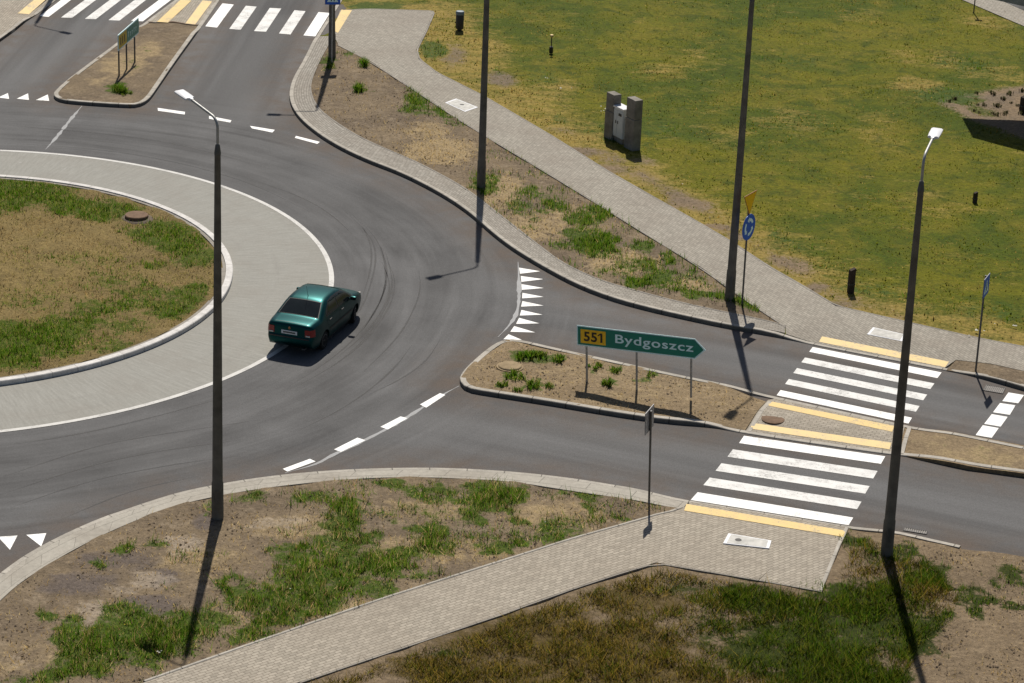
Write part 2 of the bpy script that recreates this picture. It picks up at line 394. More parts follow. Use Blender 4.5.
def extend(pts, a=None, b=None):
    """lengthen a polyline at its start (a metres) and end (b metres)"""
    pts = list(pts)
    if a:
        d = np.array(pts[0])-np.array(pts[1]); d /= np.linalg.norm(d); pts.insert(0, tuple(np.array(pts[0])+d*a))
    if b:
        d = np.array(pts[-1])-np.array(pts[-2]); d /= np.linalg.norm(d); pts.append(tuple(np.array(pts[-1])+d*b))
    return pts
def chaikin(pts, it=2):
    for _ in range(it):
        q = [pts[0]]
        for i in range(len(pts)-1):
            a, b = np.array(pts[i]), np.array(pts[i+1])
            q += [tuple(a*0.75+b*0.25), tuple(a*0.25+b*0.75)]
        q.append(pts[-1]); pts = q
    return pts
def resample(pts, step=None, n=None):
    P = np.array(pts, float); seg = np.hypot(*(P[1:]-P[:-1]).T); s = np.r_[0, np.cumsum(seg)]
    if n is None: n = max(2, int(math.ceil(s[-1]/step))+1)
    t = np.linspace(0, s[-1], n)
    return np.c_[np.interp(t, s, P[:, 0]), np.interp(t, s, P[:, 1])], t
def offset(P, d):
    """parallel line d metres to the left of travel"""
    P = np.array(P, float); T = np.gradient(P, axis=0); T /= np.linalg.norm(T, axis=1)[:, None] + 1e-9
    return P + d*np.c_[-T[:, 1], T[:, 0]]

def pnoise(x, y, s=1.0, seed=0.0):
    x = x*s; y = y*s
    return (np.sin(x*1.3+seed+1.7*np.sin(y*.9+seed))*np.cos(y*1.6-seed+1.2*np.sin(x*1.1)) + .5*np.sin(x*3.1+2*np.sin(y*2.7+seed))*np.cos(y*3.7+seed))/1.5
BLOBS = {}
def blobset(name, items):
    out = []
    for it in items:
        x, y, rx, ry = it[:4]
        if name in ('s_green', 'ne_green', 'isle'): rx *= 1.25; ry *= 1.25
        wgt = it[4] if len(it) > 4 else 1.0
        p = G(x, y); dist = math.sqrt(p[0]**2+p[1]**2+CAMH**2); s = F/dist
        out.append((p[0], p[1], rx/s, ry/(s*CAMH/dist), wgt))
    BLOBS[name] = np.array(out); return BLOBS[name]
def blob_val(B, xy):
    xy = np.asarray(xy, float); v = np.zeros(len(xy))
    xy = xy + np.c_[.30*pnoise(xy[:, 0], xy[:, 1], 1.7, 3.)+.14*pnoise(xy[:, 0], xy[:, 1], 4.3, 1.), .30*pnoise(xy[:, 0], xy[:, 1], 1.6, 8.)+.14*pnoise(xy[:, 0], xy[:, 1], 4.1, 5.)]
    for x, y, rx, ry, wg in B:
        q = ((xy[:, 0]-x)/rx)**2 + ((xy[:, 1]-y)/ry)**2
        v = np.maximum(v, wg*np.clip(1.25-0.75*q, 0, 1))
    return v

def inside(poly, xy):
    P = np.array(poly); x, y = xy[:, 0], xy[:, 1]; r = np.zeros(len(xy), bool); j = len(P)-1
    for i in range(len(P)):
        c = (P[i, 1] > y) != (P[j, 1] > y)
        with np.errstate(divide='ignore', invalid='ignore'):
            xi = (P[j, 0]-P[i, 0])*(y-P[i, 1])/(P[j, 1]-P[i, 1])+P[i, 0]
        r ^= c & (x < xi); j = i
    return r
VIS = (-27.0, 47.0, 27.0, 126.0)
def cap(name, poly, mat, dz=0.0, step=0.35, attrs=None, noise_z=0.0, uvdir=None, skirt=0.25, flat=None, zfun=None):
    """top surface of a raised area: boundary + jittered grid, triangulated; sides drop by skirt"""
    P = np.array(poly, float)
    if np.sum(P[:, 0]*np.roll(P[:, 1], -1)-np.roll(P[:, 0], -1)*P[:, 1]) < 0: P = P[::-1]
    bnd = []
    for i in range(len(P)):
        a, b = P[i], P[(i+1) % len(P)]; L = np.hypot(*(b-a))
        far = max(abs(a[0]), abs(b[0])) > 45 or max(a[1], b[1]) > 140
        k = max(1, int(L/(6 if far else step*1.3)))
        for t in range(k): bnd.append(tuple(a+(b-a)*t/k))
    x0, y0 = np.maximum(P.min(0), VIS[:2]); x1, y1 = np.minimum(P.max(0), VIS[2:])
    gx, gy = np.meshgrid(np.arange(x0, x1, step), np.arange(y0, y1, step))
    g = np.c_[gx.ravel(), gy.ravel()] + rng.uniform(-.3, .3, (gx.size, 2))*step
    if len(g): g = g[inside(P, g)]
    nb = len(bnd); vs = [Vector(v) for v in bnd] + [Vector(v) for v in g]
    ov, oe, of, *_ = delaunay_2d_cdt(vs, [(i, (i+1) % nb) for i in range(nb)], [], 1, 1e-4)
    xy = np.array([tuple(v) for v in ov])
    if zfun is not None: z = np.array([zfun(*p) for p in xy]) + dz
    else: z = np.array([zf(*p) for p in xy]) + dz if flat is None else np.full(len(xy), flat+dz)
    if noise_z:
        k = np.sin(xy[:, 0]*1.7+np.sin(xy[:, 1]*1.1))*np.sin(xy[:, 1]*1.9+1.3*np.sin(xy[:, 0]*.8)) + .6*np.sin(xy[:, 0]*4.1+2*np.sin(xy[:, 1]*2.3))
        z = z + noise_z*np.clip(k, -1, 1)
    fs = [tuple(f) for f in of]
    # orientation up
    out = []
    cnt = {}
    for f in fs:
        a, b, c = xy[f[0]], xy[f[1]], xy[f[2]]
        if (b[0]-a[0])*(c[1]-a[1])-(b[1]-a[1])*(c[0]-a[0]) < 0: f = f[::-1]
        out.append(f)
        for i in range(len(f)):
            e = (f[i], f[(i+1) % len(f)]); cnt[e] = 1
    verts = [(*p, q) for p, q in zip(xy, z)]
    nv = len(verts); low = {}
    if skirt:
        for (a, b) in list(cnt):
            if (b, a) not in cnt:
                for v in (a, b):
                    if v not in low:
                        low[v] = len(verts); verts.append((verts[v][0], verts[v][1], verts[v][2]-skirt))
                out.append((b, a, low[a], low[b]))
    o = mesh_obj(name, verts, out, mat)
    allxy = np.array([v[:2] for v in verts])
    if attrs:
        for an, fn in attrs.items():
            at = o.data.attributes.new(an, 'FLOAT', 'POINT'); at.data.foreach_set('value', np.asarray(fn(allxy), np.float32))
    if uvdir is not None:
        d = np.array(uvdir)/np.linalg.norm(uvdir); u = allxy@d; v = allxy@np.array([-d[1], d[0]])
        uvl = o.data.uv_layers.new(name='UVMap'); idx = np.empty(len(o.data.loops), np.int32); o.data.loops.foreach_get('vertex_index', idx)
        uvl.data.foreach_set('uv', np.c_[u[idx], v[idx]].astype(np.float32).ravel())
    return o
def ribbon(name, A, B, mat, za=0.0, base=None, depth=0.2, top_only=False, chamfer=0.015, flat=None):
    """solid strip between two matching lines A (road side) and B"""
    A, t = np.array(A[0]), A[1]; B = np.array(B)
    n = len(A); verts = []; faces = []; uvs = []
    zs = np.array([zf(*p) for p in A]) + za if flat is None else np.full(n, flat+za)
    zs2 = np.array([zf(*p) for p in B]) + za if flat is None else np.full(n, flat+za)
    wd = np.hypot(*(B-A).T)
    D = (B-A)/(wd[:, None]+1e-9)
    rows = [(A, zs-depth, 0.0), (A, zs-chamfer, depth), (A+D*chamfer, zs, depth+.02), (B, zs2, depth+.02+wd), (B, zs2-depth, 2*depth+wd)]
    for P, z, v in rows:
        verts += [(*p, q) for p, q in zip(P, z)]; vv = np.broadcast_to(v, (n,)); uvs += list(zip(t, vv))
    for r in range(len(rows)-1):
        for i in range(n-1):
            faces.append((r*n+i, r*n+i+1, (r+1)*n+i+1, (r+1)*n+i))
    o = mesh_obj(name, verts, faces, mat)
    bm = bmesh.new(); bm.from_mesh(o.data); 
    up = sum(f.normal.z*f.calc_area() for f in bm.faces)
    if up < 0: bmesh.ops.reverse_faces(bm, faces=bm.faces[:])
    bm.to_mesh(o.data); bm.free()
    uvl = o.data.uv_layers.new(name='UVMap'); idx = np.empty(len(o.data.loops), np.int32); o.data.loops.foreach_get('vertex_index', idx)
    U = np.array(uvs, np.float32); uvl.data.foreach_set('uv', U[idx].ravel())
    return o
def joined(name, objs, **kw):
    """several strips of one thing welded into one mesh"""
    bm = bmesh.new(); lay = bm.loops.layers.uv.new('UVMap')
    mats = []
    for o in objs:
        base = len(mats); ms = list(o.data.materials)
        n0 = len(bm.faces); bm.from_mesh(o.data); bm.faces.ensure_lookup_table()
        for f in bm.faces[n0:]: f.material_index += base
        mats += ms
    me = bpy.data.meshes.new(name); bm.to_mesh(me); bm.free()
    for m in mats: me.materials.append(m)
    for o in objs:
        d = o.data; bpy.data.objects.remove(o); bpy.data.meshes.remove(d)
    return link(bpy.data.objects.new(name, me))

# ------------------------------------------------------------------ traced lines (survey points of the photograph)
NE_OUT = [(322, 27), (316, 36), (303.5, 60), (291.5, 80), (288.5, 97.5), (296, 114), (313.5, 130), (338.5, 146), (368.5, 160), (398.5, 171), (431, 187), (456, 202), (473.5, 215), (493.5, 233), (512, 247), (537, 262.5), (574.5, 283), (612, 297.5), (649.5, 307.5), (687, 316), (724.5, 324), (768, 331.5), (786, 337), (806, 343), (812, 344.6), (943.6, 370), (960, 372.3), (983.4, 375.6), (1024, 386.5)]
NE_IN = [(331, 36), (328.5, 42.5), (318.5, 60), (310, 80), (309, 92.5), (316, 107.5), (331, 120), (356, 136), (381, 147.5), (411, 160), (431, 170), (456, 183.5), (473.5, 195), (493.5, 211), (512, 225.5), (537, 245), (562, 264), (599.5, 281), (637, 291.5), (674.5, 301.5), (712, 310), (762, 320), (785, 326.5)]
PATH_UP = [(340, 10.5), (434, 11), (426, 30), (416, 50), (418.5, 59), (436, 72.5), (481, 95), (512, 113), (549.5, 135), (607, 171), (642, 191), (699.5, 223.5), (729.5, 241), (768, 266.5), (798, 283.5), (835.5, 306), (868, 313.5), (905.5, 322), (978, 338.5), (1024, 347)]
PATH_LO = [(338.5, 45), (368.5, 60), (418.5, 92.5), (456, 117.5), (486, 136), (512, 151.7), (544.5, 171), (587, 197), (649.5, 236), (700, 266.5), (744, 298.5), (786, 327)]
S_OUT = [(0, 573), (25, 554.5), (62.5, 534.5), (100, 518), (117, 512.5), (150, 501), (187.7, 489.7), (256, 477.5), (318.5, 471), (381, 468), (443.6, 467.6), (512, 471.3), (574.5, 478.4), (612, 484.7), (649.5, 491.7), (674.6, 497.7), (690, 500.8), (850, 526.6), (880, 528.8), (920, 536.5), (960.7, 545.5)]
S_IN = [(0, 601), (15, 587), (32.5, 574.5), (62.5, 556), (100, 536), (150, 514.5), (187.7, 502), (256, 489), (318.5, 482), (356, 479), (406, 477), (456, 478.4), (512, 481.5), (562, 489.7), (612, 497), (650, 503.4), (682, 509)]
S_PATH_UP = [(145, 683), (256, 644), (318.5, 622.3), (386, 599.3), (456, 577), (512, 559.3), (574.5, 539.5), (637, 522), (674.6, 512), (683, 508.5)]
S_PATH_LO = [(298.6, 683), (356, 663.4), (416, 643.4), (512, 611), (522, 607), (574.6, 588.3), (624.6, 572), (656, 563.3), (672, 565.8), (724.6, 574.6), (768, 582), (822, 591.6), (848.8, 528)]
EI_UP = [(459.2, 376.7), (465.8, 367.5), (481.6, 353), (496, 342.4), (505.4, 339.3), (518.6, 339), (555.5, 347.8), (608, 359.2), (661, 371), (712, 381.5), (768, 394.8), (777, 397), (905, 424.8), (943, 431), (1024, 446.5)]
EI_LO = [(460.5, 381.5), (464, 385.5), (469.8, 388.6), (502.7, 393.8), (555.5, 402), (608, 411), (662, 419), (712, 424.3), (744.4, 433.6), (889, 454.4), (899, 454.8), (923, 457), (968, 464.7), (1024, 472.3)]
NI_L = [(176, -1), (142.6, 23.6), (117.6, 42.2), (85, 66), (66, 80.5), (54.5, 91), (53.2, 94.5), (57.5, 98.5), (70, 101)]
NI_R = [(130, 105), (140.6, 103.7), (149.4, 98.5), (158, 86), (175, 61), (197.5, 31), (219.5, 0)]
NW_OUT = [(0, 38.7), (15, 28), (26.4, 19.3), (37.8, 13.6), (56, 0)]

ne_out = extend(G2(NE_OUT), 60, 70); s_out = extend(G2(S_OUT), 40, None)
s_edge = extend(G2([(961.5, 548), (990.6, 551.5), (1024, 556)]), None, 70)
nw_out = extend(G2(NW_OUT), 40, 60)
ei_up = extend(G2(EI_UP), None, 70); ei_lo = extend(G2(EI_LO), None, 70)
ni_l = G2(NI_L); ni_r = G2(NI_R)
d0 = np.array(ni_l[0])-np.array(ni_l[1]); d0 /= np.linalg.norm(d0)
d1 = np.array(ni_r[-1])-np.array(ni_r[-2]); d1 /= np.linalg.norm(d1)
ni_l = [tuple(np.array(ni_l[0])+d0*40)] + ni_l; ni_r = ni_r + [tuple(np.array(ni_r[-1])+d1*40)]
ei_u = np.array(ei_up[-1])-np.array(ei_up[-2]); ANG_E = math.atan2(ei_u[1], ei_u[0])
ANG_N = math.atan2(d1[1], d1[0])
M['asphalt'] = mat_asphalt()

# ------------------------------------------------------------------ SETTING: ground and asphalt
o = mesh_obj('ground', [(-2500, -2500, -0.06), (2500, -2500, -0.06), (2500, 2500, -0.06), (-2500, 2500, -0.06)], [(0, 1, 2, 3)], M['land'])
tag(o, 'wide grassy land lying under and around the junction', 'ground', kind='structure')

def seg_dist(xy, lines):
    best = np.full(len(xy), 99.0)
    for L in lines:
        L = np.array(L)
        for a, b in zip(L[:-1], L[1:]):
            v = b-a; t = np.clip(((xy-a)@v)/(v@v), 0, 1); d = np.hypot(*(xy-a-t[:, None]*v).T); best = np.minimum(best, d)
    return best
gx = np.r_[-90, -60, -40, np.arange(-28, 28.01, .35), 40, 60, 90]; gy = np.r_[20, 40, np.arange(47, 126.01, .45), 140, 160, 190]
X, Y = np.meshgrid(gx, gy); xy = np.c_[X.ravel(), Y.ravel()]; nx, ny = len(gx), len(gy)
fc = [(j*nx+i, j*nx+i+1, (j+1)*nx+i+1, (j+1)*nx+i) for j in range(ny-1) for i in range(nx-1)]
road = mesh_obj('road', np.c_[xy, np.zeros(len(xy))], fc, M['asphalt'])
de = seg_dist(xy, [ne_out, s_out, s_edge, nw_out, ei_up, ei_lo, ni_l, ni_r])
at = road.data.attributes.new('edge', 'FLOAT', 'POINT'); at.data.foreach_set('value', np.clip(1.2-de/1.6, 0, 1).astype(np.float32))
lanes = [R2([(1024, 420), (905, 395), (800, 372), (700, 345), (620, 320), (560, 300), (520, 285)]), R2([(1024, 512), (850, 482), (700, 455), (580, 437), (470, 425), (400, 420)]),
         R2([(280, 20), (245, 70), (240, 110)]), R2([(90, 30), (30, 75), (0, 95)])]
dl = seg_dist(xy, lanes)
at = road.data.attributes.new('wear', 'FLOAT', 'POINT'); at.data.foreach_set('value', np.exp(-(dl/1.1)**2).astype(np.float32))
tag(road, 'grey worn asphalt of the roundabout ring and its entry roads', 'road', kind='structure')

def arc(r, a0=0, a1=360, n=256):
    t = np.radians(np.linspace(a0, a1, n)); return np.c_[CX+r*np.cos(t), CY+r*np.sin(t)]
def ringmesh(name, r0, r1, z, mat, n=256):
    A, B = arc(r0, n=n), arc(r1, n=n)
    v = [(*p, z) for p in A[:-1]] + [(*p, z) for p in B[:-1]]; m = n-1
    return mesh_obj(name, v, [(i, m+i, m+(i+1) % m, (i+1) % m) for i in range(m)], mat)
o = ringmesh('truck_apron', R_ISLE-0.1, R_APRON+0.02, 0.005, M['apron'])
tag(o, 'pale brushed concrete ring around the central island', 'apron', kind='structure')
o = ringmesh('edge_line', R_APRON-0.10, R_APRON+0.06, 0.010, M['line'])
tag(o, 'white painted line around the outer rim of the concrete ring', 'road marking', kind='structure')

# markings ------------------------------------------------------------------
def marking(name, polys, mat, label, z=0.006, world=False, raised=False):
    v, f = [], []
    for P in polys:
        k = len(v)
        for q in P:
            if world: v.append((q[0], q[1], z))
            elif raised:
                p = G(*q); v.append((p[0], p[1], p[2]+z))
            else:
                p = ray(*q); v.append((p[0], p[1], z))
        P3 = v[k:]; a = sum(P3[i][0]*P3[(i+1) % len(P3)][1]-P3[(i+1) % len(P3)][0]*P3[i][1] for i in range(len(P3)))
        idx = tuple(range(k, len(v))); f.append(idx if a > 0 else idx[::-1])
    o = mesh_obj(name, v, f, mat if not isinstance(mat, (list, tuple)) else mat[0])
    if isinstance(mat, (list, tuple)):
        for m in mat[1:]: o.data.materials.append(m)
    tag(o, label, 'road marking', kind='structure'); return o
def lerp(a, b, t): return tuple(np.array(a, float)*(1-t)+np.array(b, float)*t)
def zebra(name, first, last, label, n=5, order=(0, 1, 1, 1, 0), seedv=0):
    """first/last stripe corners TL,TR,BR,BL in photo points -> n stripes of equal width in the world"""
    f0 = [np.array(ray(*q)[:2]) for q in first]; f1 = [np.array(ray(*q)[:2]) for q in last]
    polys = []
    for i in range(n):
        t = i/(n-1); polys.append([tuple(a*(1-t)+b*t) for a, b in zip(f0, f1)])
    o = marking(name, polys, [M['white'], M['white_worn']], label, world=True)
    for i, p in enumerate(o.data.polygons): p.material_index = order[i]
    return o
zebra('zebra_crossing', [(744.0, 435.9), (885.2, 456.5), (880.9, 464.0), (739.1, 443.2)], [(697.6, 492.4), (853.2, 517.7), (848.6, 525.3), (690.7, 500.1)], 'white zebra stripes across the nearer lane of the right-hand road')
zebra('zebra_crossing', [(812.7, 347.2), (941.6, 372.6), (937.3, 378.2), (809.2, 351.9)], [(780.5, 390.2), (911.9, 417.9), (908.4, 423.7), (776.6, 395.4)], 'white zebra stripes across the farther lane of the right-hand road')
def far_end(bl, br, tr, L=4.0):
    a, b, c = (np.array(ray(*q)[:2]) for q in (bl, br, tr)); d = (c-b)/np.linalg.norm(c-b); return [tuple(a), tuple(b), tuple(b+d*L), tuple(a+d*L)]
def zebra_n(items, label):
    o = marking('zebra_crossing', [far_end(*i) for i in items], [M['white'], M['white_worn']], label, world=True)
    for i, p in enumerate(o.data.polygons): p.material_index = (0, 1, 1, 1, 0)[i]
zebra_n([((205.3, 26.4), (217, 27.7), (236, 1.6)), ((229.3, 28.9), (240.5, 29.9), (259, 3.5)), ((254, 31.2), (266, 31.8), (283.4, 5.5)), ((279, 33.6), (290.5, 34.6), (307.8, 7.8)), ((303.5, 35.5), (315.3, 36.5), (332, 9.8))], 'white zebra stripes right of the upper splitter island')
zebra_n([((39.6, 16.2), (48.6, 17), (71, 0)), ((61, 17.6), (72, 18), (96, 0)), ((84.7, 19), (95.8, 19.3), (121, 0)), ((108.5, 20.2), (119.5, 20.7), (146, 0)), ((131, 21), (142.8, 21.4), (171, 0))], 'white zebra stripes left of the upper splitter island')
marking('give_way_line', [[(519.1, 267.8), (520, 273.9), (540.2, 271.4)], [(520.7, 276.1), (521.4, 282), (543.3, 279.3)], [(521.4, 284.3), (521.8, 290), (543.8, 288.2)], [(522.4, 293), (522.2, 298.5), (543.5, 297)], [(522.4, 301.2), (521.1, 306.8), (543.5, 305.7)], [(521.4, 310.1), (519.8, 315.7), (542.5, 314.8)], [(519.1, 318), (516.1, 324), (539.3, 323.5)], [(514.2, 326.2), (510.3, 331.9), (535.3, 332.6)], [(508.6, 334.4), (503.3, 339.4), (521.8, 340)]], M['white'], 'row of white give way triangles where the right-hand road enters')
marking('give_way_line', [[(7.9, 93.2), (9.1, 99), (-1.8, 97.6)], [(28, 93.5), (29, 100), (16.7, 98.8)], [(47.8, 94.6), (49.2, 101), (35.7, 100.2)]], M['white'], 'white give way triangles left of the upper splitter island')
marking('give_way_line', [[(-2, 537), (17.5, 535.7), (10, 550)], [(26.3, 535), (46.3, 533.3), (41.2, 546.5)], [(-30, 539), (-10, 537.7), (-18, 553)]], M['white'], 'white give way triangles at the lower left kerb')
marking('dashed_line', [[(420, 404.6), (440, 393.3), (445.4, 395), (426.2, 407.8)], [(380.3, 427), (400.6, 416.6), (407.4, 418.3), (387.9, 429.6)], [(334, 449.6), (357.4, 437.8), (365.4, 440.4), (341, 452)], [(282.8, 469), (309.8, 459), (315.6, 461.6), (287.3, 471.7)]], M['white'], 'white dashes across the right-hand exit of the ring')
marking('dashed_line', [[(157.6, 108), (185, 112), (184.7, 114.6), (158, 110.9)], [(209, 116), (231.5, 120.4), (230.2, 122.6), (209, 118.9)], [(250, 126), (274.8, 130), (272.3, 132.6), (252, 128.5)], [(296, 136), (319.8, 142), (317.3, 144), (294.8, 138)]], M['white'], 'white dashes across the upper exit of the ring')
marking('stop_line', [[(1008.4, 392.6), (1024, 395.2), (1018.2, 403.4), (1002.3, 401.2)], [(1000, 403.2), (1015.4, 405.4), (1009.8, 415), (993, 412.4)], [(991.7, 414.3), (1007.6, 417), (1000.6, 426.8), (984.2, 424)], [(982.8, 425.4), (998.7, 428.2), (991.7, 438), (975.6, 435.2)]], M['white'], 'white stop line blocks right of the farther zebra')
def strip_px(name, lines, width, mat, label, z, cat='road marking', jitter=0.0):
    v, f = [], []
    for L in lines:
        P, t = resample(chaikin(R2(L), 3), 0.25)
        n = len(P); taper = np.clip(np.minimum(np.arange(n), n-1-np.arange(n))/max(1, n*.25), 0.15, 1)
        wv = width*(taper if jitter >= 0 else 1)*(1+abs(jitter)*rng.uniform(-1, 1, n))
        A = offset(P, 0.5)-P; k = len(v)
        for p, a, wd in zip(P, A, wv):
            q = a/np.linalg.norm(a)*wd/2; v += [(*(p-q), z), (*(p+q), z)]
        f += [(k+2*i, k+2*i+2, k+2*i+3, k+2*i+1) for i in range(n-1)]
    o = mesh_obj(name, v, f, mat); tag(o, label, cat, kind='structure'); return o
def mat_skid():
    n = NT('tyre_rubber_marks'); c = n.coord()
    b = n.n('BsdfPrincipled', Base__Color=(0.060, 0.058, 0.058, 1), Roughness=0.8); t = n.n('BsdfTransparent')
    m = n.n('MixShader', i0=n.ramp(n.noise(c, 0.9, 5, 0.7), 0.3, 0.68, 0.16, 0.80), i1=t.outputs[0], i2=b.outputs[0])
    n.t.links.new(m.outputs[0], n.out.inputs[0]); return n.m
M['skid'] = mat_skid()
strip_px('tyre_marks', [[(346, 212), (366, 231), (375, 246), (376, 263), (371, 283.5), (363.5, 306), (345, 328), (318, 348)],
    [(352, 214), (379, 240), (386, 268), (385, 291), (376, 311), (353.5, 341), (322, 366), (288, 387)], [(388, 262), (396, 280), (391, 306), (368.5, 338.5), (340, 362), (300, 385)],
    [(382, 262), (391, 284), (386, 305), (366, 334), (334, 360)], [(419, 270), (421, 290), (413, 312), (398, 338), (363.5, 372)], [(440, 340), (426, 362), (400, 380), (370, 394)],
    [(256, 181), (300, 196), (330, 213), (352, 234)], [(0, 478), (75, 452), (125, 439.5), (212, 427), (260, 420)], [(10, 508), (90, 480), (180, 463), (240, 456)], [(0, 446), (60, 438), (140, 421), (230, 396)],
    [(0, 125), (80, 131), (160, 140), (240, 160)], [(360, 222), (372, 245), (371, 270), (363, 295)], [(380, 245), (389, 272), (381, 302), (360, 335)], [(385, 250), (393.5, 281), (388.5, 304), (367, 338), (338, 362)], [(0, 415), (90, 402), (170, 386)], [(300, 430), (350, 405), (392, 372), (412, 345)], [(0, 495), (80, 468), (150, 452), (240, 440)], [(60, 520), (130, 490), (200, 476)], [(0, 143), (90, 148), (170, 160), (250, 182), (310, 212)]], 0.058, M['skid'], 'dark tyre marks curving round the ring behind the car', 0.003, jitter=0.25)
strip_px('joint_seal', [[(459, 386), (440, 396), (405, 419), (372, 437), (330, 456), (318, 464), (285, 473)], [(82, 106), (70, 120), (57, 137), (45.5, 149.5)], [(518, 262), (519.5, 290), (518, 312), (510, 325), (498, 337)]], 0.13, M['seal'], 'pale sealed joints between road surfaces', 0.003, jitter=0.5)

# ------------------------------------------------------------------ SETTING: central island
def island_grass(): pass
blobset('isle', [(25, 193.5, 34, 9), (82.6, 206, 30, 8), (107.6, 211, 32, 8), (160, 231, 28, 10), (175, 240, 25, 10), (197.7, 256, 22, 10), (152.7, 263.6, 8, 4), (142.6, 293.6, 24, 12, .8), (112.6, 280, 22, 8, .6), (192.7, 291, 14, 9), (170, 308, 20, 8), (70, 326, 30, 10), (42.5, 336, 28, 8), (20, 328, 22, 8), (100, 308, 24, 9, .8), (15, 185, 24, 7), (20, 349, 30, 9), (57, 349, 18, 7, .7), (10, 361, 24, 7), (105, 345, 26, 8, .7), (130, 325, 18, 8, .75), (90, 262, 30, 7, .45), (60, 185, 30, 6, .7), (-40, 200, 60, 12), (-40, 345, 60, 14), (60, 255, 40, 6, .4), (30, 300, 40, 8, .5), (130, 262, 20, 5, .45), (70, 285, 30, 6, .4), (165, 265, 16, 6, .4)])
BLOBS['isle_dry'] = np.array([[CX, CY+1, 9, 6, .7]])
o = cap('central_island', arc(R_ISLE-0.30, n=180)[:-1], M['isle'], flat=0.10, step=0.28, noise_z=0.035, attrs={'green': lambda q: blob_val(BLOBS['isle'], q), 'dry': lambda q: blob_val(BLOBS['isle_dry'], q)})
tag(o, 'patchy dry grass ground of the round central island', 'island', kind='structure')
A = arc(R_ISLE+0.02, n=400)
o = ribbon('island_kerb', (A, np.linspace(0, 2*math.pi*R_ISLE, 400)), arc(R_ISLE-0.20, n=400), M['kerb_white'], flat=0.15, depth=0.2, chamfer=0.02)
tag(o, 'white topped kerb ring around the central island', 'kerb', kind='structure')
A = arc(R_ISLE-0.20, n=300)
o = ribbon('island_edging', (A, np.linspace(0, 2*math.pi*R_ISLE, 300)), arc(R_ISLE-0.34, n=300), M['edging'], flat=0.115, depth=0.2)
tag(o, 'earth-stained inner edging of the central island kerb', 'kerb', kind='structure')

# ------------------------------------------------------------------ SETTING: north-east block
lawn_dry = blobset('lawn_dry', [(470, 55, 40, 26, .9), (520, 100, 50, 22, .8), (450, 25, 28, 18, .8), (560, 140, 44, 16), (590, 170, 30, 14), (640, 175, 24, 12), (700, 215, 34, 14), (745, 245, 34, 14), (800, 280, 34, 14), (840, 302, 26, 10, .9), (915, 85, 26, 9, .8), (950, 60, 22, 12, .5), (905, 55, 16, 6, .5), (860, 15, 30, 8, .4), (660, 70, 30, 10, .4), (700, 60, 20, 12, .4), (790, 120, 40, 14, .35), (560, 90, 20, 12, .6), (1000, 75, 30, 10, .5), (990, 20, 30, 7, .6), (380, 4, 60, 6, .7), (720, 130, 30, 10, .5), (880, 130, 25, 20, .35), (930, 205, 40, 14, .35), (960, 335, 60, 6, .7)])
lawn_bare = blobset('lawn_bare', [(500, 78, 18, 9, .8), (575, 150, 18, 6, .9), (600, 168, 20, 5), (640, 160, 16, 5, .7), (690, 203, 22, 6, .9), (720, 226, 18, 5), (790, 262, 18, 7, .9), (815, 285, 18, 6), (838, 303, 16, 5, .8), (455, 55, 12, 14, .7), (740, 236, 12, 4), (960, 336, 30, 3.5, .9)])
lawn_green = blobset('lawn_green', [(432, 50, 14, 10), (560, 118, 10, 8, .6), (500, 70, 10, 8, .5), (615, 135, 14, 8), (660, 130, 20, 10, .5), (950, 95, 34, 9, .7), (800, 60, 30, 10, .4), (540, 75, 20, 10, .5), (870, 290, 40, 10, .5), (985, 310, 40, 12, .5), (960, 62, 30, 9, .5), (378, 6, 30, 5), (775, 235, 18, 6, .6), (800, 246, 12, 6, .6), (975, 60, 30, 8, .4)])
L = [tuple(p) for p in offset(chaikin(ne_out, 2), 0.10)]
poly = L + [(L[-1][0], 220.0), (L[0][0], 220.0)]
bedp = extend(G2([(931, 98), (945, 96.5), (963, 93), (990, 89), (1024, 83)]), None, 12)
bedq = extend(G2([(950, 109), (963, 117), (985, 123), (1010, 134), (1030, 140)]), None, 12)
def bed_val(q):
    q = q + np.c_[.3*pnoise(q[:, 0], q[:, 1], 2.1, 3.), .3*pnoise(q[:, 0], q[:, 1], 1.9, 6.)]
    d_ = seg_dist(q, [bedp, bedq, [bedp[0], bedq[0]]]); i_ = inside(bedp + bedq[::-1], q)
    return np.clip(.45+np.where(i_, d_, -d_)/.8, 0, 1)*np.where(blob_val(BLOBS['bed_green'], q) > .5, .45, 1)
blobset('bed_green', [(965, 104, 10, 5, .9), (985, 111, 12, 6, .9), (975, 100, 10, 4, .7), (1000, 105, 14, 5, .35)])
pth = G2(PATH_UP); pseg = pth[8:17]
def bare_strip(q):
    d_ = seg_dist(q, [pseg]); return np.clip(1.0-np.abs(d_-.9)/1.0, 0, 1)*np.clip(.62+.6*pnoise(q[:, 0], q[:, 1], .7, 4.), 0, 1)
def dry_strip(q):
    d_ = seg_dist(q, [pth]); return np.clip(1.05-d_/3.2, 0, .85)
o = cap('lawn', poly, M['lawn'], dz=-0.035, step=0.5, noise_z=0.012, attrs={'dry': lambda q: np.maximum(blob_val(BLOBS['lawn_dry'], q), dry_strip(q)), 'bare': lambda q: np.maximum(np.maximum(blob_val(BLOBS['lawn_bare'], q), bare_strip(q)), bed_val(q)), 'green': lambda q: blob_val(BLOBS['lawn_green'], q)})
tag(o, 'mown yellow-green lawn beyond the footpath', 'lawn', kind='structure')

